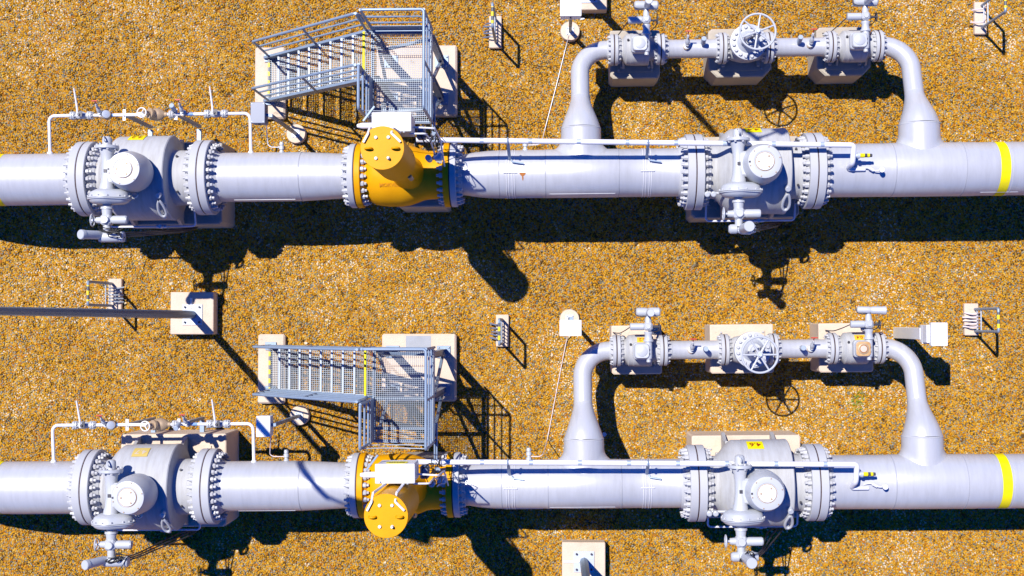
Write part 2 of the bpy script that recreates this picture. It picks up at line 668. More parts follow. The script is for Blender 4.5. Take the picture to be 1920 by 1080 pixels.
    a.lathe((xc, -.52, zc), (0, -1, 0), [(0, .07), (.05, .07), (.05, .098), (.085, .102), (.09, .085), (.18, .075), (.2, .09)], 28)
    a.box((xc, -.78, zc), (.17, .17, .19), ch=.03)
    a.cyl((xc, -.78, zc + .06), (xc, -.78, zc + .13), .062, n=20)
    a.lathe((xc, -.85, zc), (0, -1, 0), [(0, .062), (.09, .062), (.14, .055), (.2, .06)], 20)
    a.lathe((xc + .02, -.78, zc + .02), (1, 0, 0), [(.05, .05), (.09, .066), (.10, .068), (.30, .068), (.305, .06), (.315, .06), (.315, 0)], 24)
    act = a.build('actuator', 'gear', t)
    hw = MB()
    hx = xc - .235
    hw.torus((hx, -.78, zc), (1, 0, 0), .095, .012, 28, 8)
    hw.cyl((hx - .02, -.78, zc), (xc - .05, -.78, zc), .02, n=10)
    hw.cyl((hx + .06, -.78, zc), (xc - .05, -.78, zc), .05, .06, n=16)
    for k in range(3):
        g = 2 * PI * k / 3 + .4
        hw.tube([(hx, -.78, zc), (hx, -.78 + .09 * math.cos(g), zc + .09 * math.sin(g))], .009, 6)
    hw.build('handwheel', 'gear', act)
    h = MB()
    if style == 'west':
        h.lathe((xc - .13, -1.05, zc), (1, 0, 0), [(0, .03), (.01, .07), (.05, .082), (.30, .082), (.33, .07), (.36, .085), (.40, .085), (.41, .07)], 24)
        h.box((xc + .03, -1.08, zc - .03), (.34, .10, .12), ch=.03)
        h.lathe((xc - .08, -1.02, zc), (-.30, -.02, .55), [(0, .055), (.08, .07), (.36, .07), (.365, .078), (.42, .078), (.432, .07), (.432, 0)], 28)
    else:
        h.lathe((xc - .16, -1.02, zc), (1, 0, 0), [(0, .05), (.03, .075), (.12, .075), (.14, .06), (.2, .085), (.34, .09), (.36, .075), (.42, .06)], 24)
        h.lathe((xc + .05, -1.02, zc), (.06, .0, 1), [(0, .06), (.12, .078), (.48, .078), (.485, .084), (.53, .084), (.542, .076), (.542, 0)], 28)
    h.build('control_head', 'gear', act)
    cb = MB()
    rnd = random.Random(int(sg * 100) + int(L.a[1]))
    for k in range(6):
        p = [Vector((xc + .10, -.90 - .02 * k, zc + .05))]
        for j in range(4):
            p.append(Vector((xc + rnd.uniform(-.12, .32), -.95 + rnd.uniform(-.16, .06), zc + rnd.uniform(.0, .2))))
        cb.tube(p, .008, 6, bend=.12)
    cb.build('cable', 'black', act)
    # conduit bundle dropping to the plinth
    cd = MB()
    for k in range(3):
        cd.tube([(xc + .24, -.98 - .03 * k, zc - .02), (xc + .34, -.97 - .03 * k, zc - .18), (.28 + .1 * k, -.84 - .02 * k, 1.32), (.62, -.78, 1.05)], .012, 6, bend=.15)
    cd.build('conduit', 'dark', act)
    # drain tubing below the body
    d = MB()
    d.tube([(cx - .72, -.40, 1.42), (cx - .72, -.78, 1.30), (cx + .76, -.78, 1.30), (cx + .76, -.40, 1.42)], .017, 8, bend=.06)
    d.cyl((cx + .16, -.78, 1.27), (cx + .16, -.78, 1.36), .035, n=10)
    d.cyl((cx + .08, -.78, 1.30), (cx + .26, -.78, 1.30), .028, n=10)
    d.build('drain_tube', 'tube', t)
    # lifting lugs on the drum's east rim
    for th in (-62,):
        lg = MB()
        def onr(aa, rr, dx=.46):
            return Vector((cx + dx, rr * math.sin(R_(aa)), z + rr * math.cos(R_(aa))))
        lg.cyl(onr(-28, .70), onr(-28, .80), .045, n=14)
        ax = onr(-47, 1.) - onr(-47, 0.); ax.x = 0
        ctr = onr(-47, .77)
        tg = (onr(-46, .77) - onr(-48, .77)).normalized()
        pts = []
        for k in range(24):
            g = 2 * PI * k / 24
            pts.append(ctr + tg * (.17 * math.cos(g)) + Vector((1, 0, 0)) * (.055 * math.sin(g) * (1 - .35 * math.cos(g))))
        pts += pts[:1]
        lg.tube(pts, .022, 8, caps=False)
        lg.cyl(onr(-63, .69), onr(-63, .79), .035, n=12)
        lg.build('lifting_lug', 'gear', t)
    e = MB()
    e.torus((0, -.36, 2.42), (0, .3, 1), .038, .014, 20, 8)
    e.build('eye_bolt', 'white', t)
    for px, py in ((cx + .66, .30), (cx + .68, -.26)):
        zz = z + math.sqrt(.455 ** 2 - py * py)
        MB().cyl((px, py, zz - .02), (px, py * 1.08, zz + .035), .02, n=8).build('plug', 'dark', t)
    if style == 'east':
        f = MB()
        for dx in (-.80, -.70):
            f.lathe((cx + dx, -.40, z + .42), (0, -.2, 1), [(0, .03), (.06, .045), (.12, .045), (.13, .03)], 12)
        f.cyl((cx - .86, -.40, z + .45), (cx - .50, -.40, z + .47), .022, n=8)
        f.build('bleed_fitting', 'gear', t)
    drum_tag(t, cx - .02 if not faded else cx, z, .705, R_(66 if not faded else 60), .26, .23, tagtext, 'yellow' if not faded else 'fade', 'redtext' if not faded else 'pale', .155)
    return t


# ------------------------------------------------------------------ orange control valve
def orange_valve(L, sg, sw, se, label):
    t = thing('control_valve', L.loc(sg), L.ang, label, 'valve', 'orange control valves on the pipelines')
    z = ZM
    b = MB()
    b.lathe((0, 0, z), (1, 0, 0), [(sw + .06, .42), (sw + .20, .42), (sw + .24, .45), (sw + .32, .49), (sw + .5, .515), (sw + .75, .52), (sw + .88, .50), (sw + 1.0, .46), (sw + 1.1, .42), (sw + 1.18, .405),
                                   (se - .24, .40), (se - .16, .42), (se - .06, .42)], 72)
    body = b.build('body', 'orange', t)
    # raised maker's lettering cast into the body's south-facing flank
    vs, fs = text_pts("MOKVELD", .085)
    tb = MB()
    R0 = .524
    def on(x, y):
        a = R_(-24) + y / R0
        return Vector((sw + .62 + x, R0 * math.sin(a), z + R0 * math.cos(a)))
    tb.add([on(v.x, v.y) for v in vs], fs)
    tb.build('lettering', 'darkorange', body)
    for x, sn in ((sw, 1), (se, -1)):
        f = make_flange('flange', t, x, sn, z, .535, .105, .42, .06, 'orange')
        bolt_ring(f, x, z, .465, 24, .108, .043, .10)
        gasket(t, x, z, .530)
    # saddle under the body
    # actuator cylinder
    y = MB()
    y.lathe((0, 0, 0), (0, 0, 1), [(2.02, .30), (2.22, .24), (2.6, .20), (3.0, .20), (3.3, .23), (3.42, .26)], 40)
    y.build('yoke', 'orange', t)
    c = MB()
    c.lathe((0, 0, 0), (0, 0, 1), [(3.40, .28), (3.42, .296), (3.52, .300), (4.865, .300), (4.865, .306), (4.925, .308), (4.93, .304), (4.93, 0)], 72)
    cyl = c.build('actuator_cylinder', 'orange', t)
    studs(cyl, [(dx, dy, 4.928) for dx in (-.088, .088) for dy in (-.147, .147)], (0, 0, 1), .024, .03, 'white', 'bolt', 8)
    studs(cyl, [(.088, -.147, 4.955)], (0, 0, 1), .019, .05, 'white', 'bolt', 8)
    for sx in (-1, 1):
        lg = MB()
        pts = [(sx * .19 - .05, -.01, 4.92), (sx * .19 - .04, -.01, 4.98), (sx * .19, -.01, 5.0), (sx * .19 + .04, -.01, 4.98), (sx * .19 + .05, -.01, 4.92)]
        lg.tube(pts, .017, 8, bend=.02)
        lg.build('lifting_lug', 'orange', cyl)
    MB().cyl((.20, -.22, 3.42), (.22, -.25, 3.30), .036, n=10).build('plug', 'brass', t)
    # controls box north of the cylinder
    bx, by, bt_ = .03, .49, 4.17
    o = MB()
    o.box((bx, by, bt_ - .31), (.56, .265, .60), ch=.012)
    box = o.build('control_box', 'white', t)
    MB().box((bx, by, bt_ - .018), (.58, .285, .04), ch=.008).build('lid', 'white', box)
    studs(box, [(bx + sx * .265, by + sy * .12, bt_ + .002) for sx in (-1, 1) for sy in (-1, 1)], (0, 0, 1), .010, .006, 'plate', 'screw', 8)
    for sx in (-.18, .18):
        MB().cyl((bx + sx, by - .14, bt_ - .03), (bx + sx, by - .155, bt_ - .03), .02, n=10).build('latch', 'plate', box)
    n = Vector((0, 1, 0))
    bd = MB()
    pts0 = []
    for k in range(28):
        g = 2 * PI * k / 28
        pts0.append((.16 * math.copysign(abs(math.cos(g)) ** .6, math.cos(g)), .13 * math.copysign(abs(math.sin(g)) ** .6, math.sin(g))))
    O = Vector((bx, by + .1325, bt_ - .25))
    bd.prism([[O + Vector((p[0], h, p[1])) for p in pts0] for h in (.001, .006)])
    badge = bd.build('badge', 'yellow', box)
    vs, fs = text_pts("BETTIS", .085)
    tb = MB()
    tb.add([O + Vector((-v.x * .95, .0075, v.y * 1.6)) for v in vs], fs)
    tb.build('lettering', 'dark', badge)
    wm = MB()
    tri = [(-.018, -.012), (.018, -.012), (0, .02)]
    wm.prism([[(bx - .21 + p[0], by - .12 + p[1], bt_ + h) for p in tri] for h in (.005, .007)])
    wm.build('warning_mark', 'cabinet_grey', box)
    e = MB()
    e.lathe((bx - .28, by - .03, bt_ - .14), (-1, 0, 0), [(0, .045), (.17, .045), (.24, .028), (.25, .02)], 20)
    e.build('cable_gland', 'tube', box)
    g2 = MB()
    g2.bar((bx - .44, by + .04, bt_ - .16), (bx - .27, by + .26, bt_ - .16), .03, .05)
    g2.build('bracket', 'galv', box)
    # flat straps that carry the box on the cylinder
    for sx in (-1, 1):
        s_ = MB()
        x1 = bx + (-.14 if sx < 0 else .12)
        s_.bar((sx * .165 - .03, .20, 4.955), (sx * .262, .075, 4.955), .03, .03)
        s_.bar((sx * .165 - .03, .20, 4.97), (sx * .165 - .03, .30, 4.80), .03, .03)
        s_.bar((sx * .165 - .03, .30, 4.80), (x1, by - .15, 4.12), .035, .03)
        s_.build('strap', 'tube', t)
    # instrument tubing between box and body
    tu = MB()
    ex = bx + .29
    tu.tube([(ex - .04, by - .16, 4.05), (ex + .20, by - .16, 4.05), (ex + .20, by - .16, 3.4), (ex + .20, by - .30, 2.5)], .014, 8, bend=.05)
    tu.tube([(ex, by - .04, 3.9), (ex + .32, by - .06, 3.9), (ex + .32, by - .10, 3.0), (ex + .32, by - .42, 2.3)], .014, 8, bend=.05)
    tu.tube([(ex + .20, by - .36, 2.9), (ex + .33, by - .20, 2.7)], .010, 6)
    tu.build('instrument_tube', 'tube', t)
    MB().box((ex + .07, by - .06, 3.45), (.13, .20, .18), ch=.02).cyl((ex + .09, by - .03, 3.5), (ex + .09, by - .03, 3.62), .04, n=14).build('positioner', 'cabinet_grey', t)
    MB().box((ex + .24, by - .30, 2.55), (.14, .12, .16), ch=.02).build('solenoid', 'plate', t)
    MB().cyl((ex + .10, by - .34, 2.5), (ex + .10, by - .34, 2.75), .05, n=16).build('filter', 'plate', t)
    wr = MB()
    rnd = random.Random(int(L.a[1]))
    for k in range(7):
        p = [Vector((ex + .05, by - .05 + rnd.uniform(-.1, .1), 3.6))]
        for j in range(4):
            p.append(Vector((ex + rnd.uniform(.08, .36), by + rnd.uniform(-.35, .12), 3.5 - .3 * j)))
        wr.tube(p, .007, 5, bend=.12)
    wr.build('wire', 'black', t)
    gl = MB()
    gl.cyl((ex + .22, by - .05, 3.2), (ex + .26, by - .05, 3.3), .035, n=12)
    gl.build('gauge', 'bluecan', t)
    return t


# ------------------------------------------------------------------ bypass ball valve
def small_valve(L, sg, yo, sw, se, label, cap='up', rusty=False, tagtext=None):
    t = thing('ball_valve', L.loc(sg, yo), L.ang, label, 'valve', 'motorised ball valves on the bypass lines')
    z = ZB
    cx = (sw + se) / 2
    T, RF = .066, .265
    b = MB()
    b.lathe((0, 0, z), (1, 0, 0), [(sw + .05, .19), (sw + .12, .18), (cx - .25, .185), (cx - .21, .235), (cx - .19, .262), (cx - .12, .266), (cx - .115, .27), (cx + .18, .27), (cx + .195, .26),
                                   (cx + .20, .20), (se - .10, .185), (se - .05, .19)], 48)
    b.build('body', 'valve', t)
    for x, sn in ((sw, 1), (se, -1)):
        f = make_flange('flange', t, x, sn, z, RF, T, .19, .05, n=48)
        bolt_ring(f, x, z, .222, 16, T, .021, .045)
        gasket(t, x, z, RF - .005, .008)
    MB().lathe((0, 0, 0), (0, 0, 1), [(1.36, .12), (1.47, .12)], 24).build('bonnet', 'valve', t)

    def rsq(h, zz, r=.055):
        pts = []
        for qx, qy in ((1, 1), (-1, 1), (-1, -1), (1, -1)):
            a0 = {(1, 1): 0, (-1, 1): 90, (-1, -1): 180, (1, -1): 270}[(qx, qy)]
            for k in range(7):
                a = R_(a0 + 15 * k)
                pts.append((qx * (h - r) + r * math.cos(a), qy * (h - r) + r * math.sin(a), zz))
        return pts
    g = MB()
    g.prism([rsq(.125, 1.46), rsq(.142, 1.475), rsq(.142, 1.56), rsq(.135, 1.575), rsq(.128, 1.58), rsq(.122, 1.63), rsq(.112, 1.645)])
    gb = g.build('gearbox', 'gear', t)
    cv = MB()
    cv.lathe((0, 0, 0), (0, 0, 1), [(1.64, .09), (1.652, .09), (1.655, .085), (1.655, 0)], 28)
    cv.build('cap', 'gear' if not rusty else 'brass', gb)
    if rusty:
        r = MB()
        r.prism([rsq(.118, 1.6465), rsq(.116, 1.6475)])
        r.build('rust_stain', 'rusty_paint', gb)
        MB().torus((0, 0, 1.652), (0, 0, 1), .062, .008, 32, 6).build('rust_ring', 'rust', gb)
        MB().lathe((0, 0, 0), (0, 0, 1), [(1.65, .054), (1.665, .054), (1.667, 0)], 28).build('plug', 'pale', gb)
    q = MB()
    xc, zc = .112, 1.56
    q.lathe((xc, -.19, zc), (0, 1, 0), [(0, .02), (.005, .036), (.05, .036), (.06, .054), (.1, .060), (.34, .060), (.345, .085), (.375, .085), (.38, .068), (.46, .058), (.49, .072), (.51, .072)], 24)
    col = q.build('worm_shaft_housing', 'gear', t)
    for yy_ in (-.05, .02):
        MB().box((xc + .012, yy_, zc + .060), (.018, .032, .006), ch=.001).build('rating_plate', 'dark', col)
    a = MB()
    yy = .405
    a.box((xc, yy, zc), (.14, .14, .15), ch=.03)
    a.cyl((xc, yy, zc + .05), (xc, yy, zc + .09), .04, n=16)
    a.lathe((xc - .05, yy, zc + .01), (-1, 0, 0), [(0, .04), (.03, .060), (.24, .060), (.25, .052), (.26, 0)], 22)
    a.lathe((xc, yy + .05, zc), (0, 1, 0), [(0, .055), (.06, .055), (.12, .042), (.18, .055)], 18)
    act = a.build('actuator', 'gear', t)
    h = MB()
    hx = xc + .18
    h.torus((hx, yy - .01, zc), (1, 0, 0), .066, .010, 22, 8)
    h.cyl((xc + .05, yy - .01, zc), (hx + .01, yy - .01, zc), .018, n=8)
    for k in range(3):
        g_ = 2 * PI * k / 3
        h.tube([(hx, yy - .01, zc), (hx, yy - .01 + .055 * math.cos(g_), zc + .055 * math.sin(g_))], .006, 5)
    h.build('handwheel', 'dark', act)
    k_ = MB()
    ys = .645
    if cap == 'up':
        k_.lathe((xc - .20, ys, zc + .02), (1, 0, 0), [(0, .05), (.02, .075), (.16, .075), (.2, .06), (.24, .075), (.38, .075), (.40, .055)], 22)
        k_.lathe((xc + .01, ys - .01, zc + .02), (.02, -.02, 1), [(0, .05), (.06, .056), (.34, .056), (.345, .062), (.39, .062), (.40, .055), (.40, 0)], 24)
    else:
        k_.lathe((xc - .19, ys, zc + .02), (1, -.04, .12), [(0, .045), (.02, .058), (.19, .058), (.22, .05), (.25, .064), (.40, .064), (.41, .07), (.46, .07), (.47, .06), (.47, 0)], 24)
    k_.build('control_head', 'gear', act)
    cb = MB()
    cb.tube([(xc - .22, ys + .07, zc + .05), (xc - .22, ys - .05, zc + .1), (xc - .1, ys - .08, zc + .07), (xc - .02, ys - .05, zc + .05)], .008, 6, bend=.05)
    cb.tube([(xc - .29, yy, zc), (xc - .36, yy - .06, 1.3), (xc - .45, yy - .12, .95), (xc - .55, yy - .1, .83)], .009, 6, bend=.1)
    cb.tube([(xc + .2, yy + .02, zc), (xc + .17, yy - .08, 1.42), (xc + .1, yy - .1, 1.2)], .008, 6, bend=.05)
    cb.build('cable', 'dark', act)
    f = MB()
    f.cyl((cx - .165, .10, z + .25), (cx - .165, .115, z + .275), .02, n=8)
    f.build('plug', 'dark', t)
    for s_, dx in ((-1, -.24), (1, .25)):
        st = MB()
        st.bar((cx + dx, -.16, z - .12), (cx + dx + .03, -.25, z - .33), .035, .03)
        st.build('support_foot', 'valve', t)
    if tagtext is not None:
        drum_tag(t, cx + .03, z, .27, R_(42), .17, .11, tagtext, 'tag_orange', 'redtext', .085)
    return t


# ------------------------------------------------------------------ bypass globe valve with the large handwheel
def globe_valve(L, sg, yo, sw, se, wx, wy, wphase, label):
    t = thing('globe_valve', L.loc(sg, yo), L.ang, label, 'valve', 'handwheel globe valves on the bypass lines')
    z = ZB
    RF, T = .265, .066
    b = MB()
    b.lathe((0, 0, z), (1, 0, 0), [(sw + .05, .19), (sw + .12, .185), (sw + .18, .215), (-.05, .25), (.06, .25), (se - .16, .21), (se - .10, .185), (se - .05, .19)], 40)
    b.lathe((0, 0, 0), (0, 0, 1), [(z + .12, .24), (z + .28, .225), (z + .35, .23)], 40)
    b.box((0, 0, z - .24), (.24, .3, .06))
    b.build('body', 'valve', t)
    for x, sn in ((sw, 1), (se, -1)):
        f = make_flange('flange', t, x, sn, z, RF, T, .19, .05, n=48)
        bolt_ring(f, x, z, .222, 16, T, .021, .045)
        gasket(t, x, z, RF - .005, .008)
    bf = MB()
    bf.lathe((0, 0, 0), (0, 0, 1), [(z + .33, .285), (z + .335, .30), (z + .395, .30), (z + .40, .295)], 56)
    f1 = bf.build('bonnet_flange', 'valve', t)
    bf = MB()
    bf.lathe((0, 0, 0), (0, 0, 1), [(z + .408, .295), (z + .413, .30), (z + .455, .30), (z + .46, .29), (z + .462, .19), (z + .50, .16), (z + .56, .12), (z + .62, .11)], 56)
    bf.build('bonnet', 'gear', t)
    me = None
    nb = 16
    sb = MB()
    sb.lathe((0, 0, 0), (0, 0, 1), [(0, .031), (.035, .031), (.042, .026), (.042, 0)], 6)
    me = sb.mesh('bolt', M['bolt'], 30)
    for k in range(nb):
        a = 2 * PI * (k + .5) / nb
        link(me, 'bolt', f1, (.25 * math.cos(a), .25 * math.sin(a), z + .455), (0, 0, a))
    zt = 2.37
    y = MB()
    for sx in (-1, 1):
        y.tube([(wx * .1 + sx * .11, sx * .04, z + .55), (wx * .3 + sx * .12, sx * .04, z + .85), (wx * .8 + sx * .05, wy * .6 + sx * .02, zt - .14)], [.035, .03, .026], 8)
    y.cyl((wx * .8, wy * .7, zt - .17), (wx, wy, zt - .05), .06, n=16)
    y.cyl((0, 0, z + .6), (0, 0, z + .72), .07, n=12)
    y.build('yoke', 'gear', t)
    st = MB()
    st.cyl((0, 0, z + .6), (wx, wy, zt + .06), .022, n=10)
    st.build('stem', 'dark', t)
    h = MB()
    h.torus((wx, wy, zt), (0, 0, 1), .285, .0175, 56, 10)
    h.cyl((wx, wy, zt - .05), (wx, wy, zt + .03), .05, n=20)
    for k in range(6):
        a = 2 * PI * k / 6 + wphase
        d = Vector((math.cos(a), math.sin(a), 0))
        h.tube([Vector((wx, wy, zt - .01)) + d * .04, Vector((wx, wy, zt)) + d * .28], [.018, .013], 8)
    hw = h.build('handwheel', 'gear', t)
    nu = MB()
    nu.lathe((wx, wy, zt + .03), (0, 0, 1), [(0, .035), (.03, .035), (.035, .028), (.035, 0)], 6)
    nu.build('nut', 'plate', hw)
    return t


def needle_valve(L, x, y, z, label, grp, sc=1.0, out=(0, 1)):
    """Small bleed valve with a red T handle, rising north from a flanged boss."""
    t = thing('needle_valve', L.loc(x, y, 0), L.ang, label, 'valve', grp)
    b = MB()
    b.lathe((0, 0, z), (0, .15, 1), [(-.03, .045 * sc), (.0, .055 * sc), (.05, .055 * sc), (.055, .03 * sc), (.12, .03 * sc)], 16)
    b.lathe((0, .02, z + .10), (0, .6, .8), [(0, .032 * sc), (.04, .04 * sc), (.10, .034 * sc), (.12, .022 * sc), (.2, .02 * sc)], 14)
    b.torus((0, .12 * sc, z + .24), (1, 0, 0), .03 * sc, .009 * sc, 14, 6)
    b.build('body', 'gear', t)
    r = MB()
    r.lathe((0, 0, z + .004), (0, .15, 1), [(0, .062 * sc), (.02, .062 * sc)], 14)
    r.build('boss', 'brass', t)
    h = MB()
    h.bar((-.055 * sc, .19 * sc, z + .33), (.055 * sc, .19 * sc, z + .335), .02, .018)
    h.cyl((0, .15 * sc, z + .26), (0, .19 * sc, z + .33), .01, n=6)
    h.build('handle', 'red', t)
    return t


def canister(L, x, y, z, lean, label, grp):
    t = thing('vent_canister', L.loc(x, y, 0), L.ang, label, 'canister', grp)
    b = MB()
    d = Vector((0, lean, 1)).normalized()
    o = Vector((0, 0, z))
    b.cyl(o - d * .03, o + d * .10, .018, n=10)
    b.build('neck', 'gear', t)
    c = MB()
    c.lathe(o + d * .08, d, [(0, .03), (.006, .042), (.16, .042), (.165, .036), (.165, 0)], 20)
    c.build('can', 'bluecan', t)
    return t


# ------------------------------------------------------------------ pipe spools
def weld(parent, x, R, z=ZM, mat='seam', wd=.010):
    MB().lathe((x - wd, 0, z), (1, 0, 0), [(0, R - .002), (.004, R + .004), (2 * wd - .004, R + .004), (2 * wd, R - .002)], 64, False, False).build('weld_seam', mat, parent)


def band(parent, x0, x1, R, mat='yellow', z=ZM):
    MB().lathe((x0, 0, z), (1, 0, 0), [(0, R + .003), (x1 - x0, R + .003)], 72, False, False).build('paint_band', mat, parent)


def ridge(parent, x0, x1, th, R):
    """Long weld bead running along the pipe, th degrees from the top (south negative)."""
    a = R_(th)
    b = MB()
    b.tube([(x0, R * math.sin(a), ZM + R * math.cos(a)), (x1, R * math.sin(a), ZM + R * math.cos(a))], .006, 6)
    b.build('seam_weld', 'pipe', parent)


def riser(parent, x, xj, y2, pre):
    """Tee branch, tapering reducer and elbow that leads to the bypass line; xj = seam of the first bypass joint."""
    sg = 1 if xj > x else -1
    b = MB()
    n, m = 56, 9
    Rm, rb = .402, .332
    vs, fs = [], []
    for i in range(n):
        g = 2 * PI * i / n
        c_, s_ = math.cos(g), math.sin(g)
        r0 = .392
        y0 = math.sqrt(max(Rm * Rm - (r0 * s_) ** 2, 0)) - .01
        p0, p1, p2 = Vector((.455 * c_, y0, r0 * s_)), Vector((rb * c_, y0 + .07, rb * s_)), Vector((rb * c_, max(y0 + .2, .42), rb * s_))
        for k in range(m):
            q = k / (m - 1)
            v = (1 - q) ** 2 * p0 + 2 * q * (1 - q) * p1 + q * q * p2
            vs.append((x + v.x, v.y, ZM + v.z))
        vs.append((x + .330 * c_, .745, ZM + .330 * s_))
    for i in range(n):
        j = (i + 1) % n
        for k in range(m):
            fs.append((i * (m + 1) + k, i * (m + 1) + k + 1, j * (m + 1) + k + 1, j * (m + 1) + k))
    b.add(vs, fs)
    b.build('tee_branch', 'pipe', parent, 50)
    A, B = Vector((x, .74, ZM)), Vector((x, 1.30, 1.44))
    pts, rs = [], []
    for k in range(15):
        q = k / 14
        s_ = q * q * (3 - 2 * q)
        C1, C2 = A + Vector((0, .17, 0)), B - Vector((0, .19, -.072))
        pts.append(A * (1 - q) ** 3 + C1 * 3 * q * (1 - q) ** 2 + C2 * 3 * q * q * (1 - q) + B * q ** 3)
        rs.append(.156 + .174 * (.75 * (1 - q) ** 1.25 + .25 * (1 - s_)))
    rd = MB()
    rd.tube(pts, rs, 48)
    rd.build('reducer', 'pipe', parent, 60)
    w = MB()
    w.lathe((x, .73, ZM), (0, 1, 0), [(0, .329), (.006, .3335), (.018, .3335), (.024, .329)], 48, False, False)
    w.build('weld_seam', 'flange', parent)
    w = MB()
    w.lathe((x, 1.292, 1.443), (0, 1, -.34), [(0, .154), (.005, .160), (.015, .160), (.02, .154)], 40, False, False)
    w.build('weld_seam', 'flange', parent)
    e = MB()
    e.tube([(x, 1.29, 1.445), (x, y2, ZB), (xj - sg * .05, y2, ZB)], .156, 40, bend=.46, seg=24)
    e.build('elbow', 'pipe', parent, 60)
    f = MB()
    f.lathe((xj, y2, ZB), (-sg, 0, 0), flange_prof(.265, .066, .158, .06), 48)
    f.build('flange', 'flange', parent)


def spool_west(L, s_seam, xb, label, y0, y1):
    t = thing('pipeline_pipe', L.loc(s_seam), L.ang, label, 'pipe', 'pipe spools of the two pipelines')
    Rp = .434
    x1 = xb - s_seam
    pts = [(-.12, 0, ZM), (x1, 0, ZM)]
    rr = 1.9
    for k in range(1, 15):
        a = R_(62) * k / 14
        pts.append((x1 - rr * math.sin(a), 0, ZM - rr * (1 - math.cos(a))))
    p = MB()
    p.tube(pts, Rp, 72)
    p.build('pipe', 'pipe', t, 60)
    make_flange('flange', t, 0, -1, ZM, .625, .135, Rp, .12)
    # yellow band at the start of the bend
    band(t, y0 - s_seam, y1 - s_seam, Rp)
    ridge(t, x1, -.2, -82, Rp)
    return t


def spool_lathe(t, prof, name='pipe'):
    b = MB()
    b.lathe((0, 0, ZM), (1, 0, 0), prof, 80, False, False)
    return b.build(name, 'pipe', t, 50)


def tap(L, x, label):
    """Pressure tap on the pipe's north flank: stub, valve body and thin tube."""
    t = thing('pressure_tap', L.loc(x), L.ang, label, 'pressure tap', 'pressure taps on the pipelines')
    b = MB()
    b.lathe((0, .39, ZM - .05), (0, 1, 0), [(0, .045), (.04, .045), (.05, .03), (.07, .03), (.08, .045), (.13, .045), (.14, .03), (.16, .04), (.20, .034), (.21, .0)], 16)
    b.build('body', 'gear', t)
    return t


def pad(P0, P1, z, label, name='concrete_slab', cat='slab', mat='concrete', rad=.03, grp='concrete slabs under the stairs'):
    """Ground slab from world corner P0 (x0, y0) to P1 with softened edges."""
    cx, cy = (P0[0] + P1[0]) / 2, (P0[1] + P1[1]) / 2
    b = MB()
    b.box((0, 0, z / 2 - .05), (abs(P1[0] - P0[0]), abs(P1[1] - P0[1]), z + .1), ch=rad)
    o = b.build(name, mat)
    o.location = (cx, cy, 0)
    return tag(o, label, cat, grp)


def plinth(L, x, y, hw, hd, h, cham, label, recess=True, mat='concrete2', grp='concrete plinths under the valves'):
    t = thing('concrete_plinth', L.loc(x, y), L.ang, label, 'plinth', grp)
    c = cham
    base = [(-hw + c, -hd), (hw - c, -hd), (hw, -hd + c), (hw, hd - c * .4), (hw - c * .4, hd), (-hw + c * .4, hd), (-hw, hd - c * .4), (-hw, -hd + c)]
    b = MB()
    e = .018
    sc = lambda p, d: (p[0] - math.copysign(d, p[0]), p[1] - math.copysign(d, p[1]))
    b.prism([[(p[0], p[1], -.1) for p in base], [(p[0], p[1], h - e) for p in base], [sc(p, e) + (h,) for p in base]])
    b.build('block', mat, t)
    if recess:
        s = MB()
        s.box((0, 0, h + .012), (hw * 1.45, hd * 1.5, .024), ch=.004)
        s.build('raised_pad', mat, t)
        for sx in (-.55, .55):
            MB().box((hw * sx, 0, h + .06), (.05, hd * 1.2, .08), ch=.006).build('saddle', 'valve', t)
        studs(t, [(hw * sx * .66, hd * sy * .68, h + .022) for sx in (-1, 1) for sy in (-1, 1)], (0, 0, 1), .018, .03, 'bolt', 'anchor_bolt')
    return t


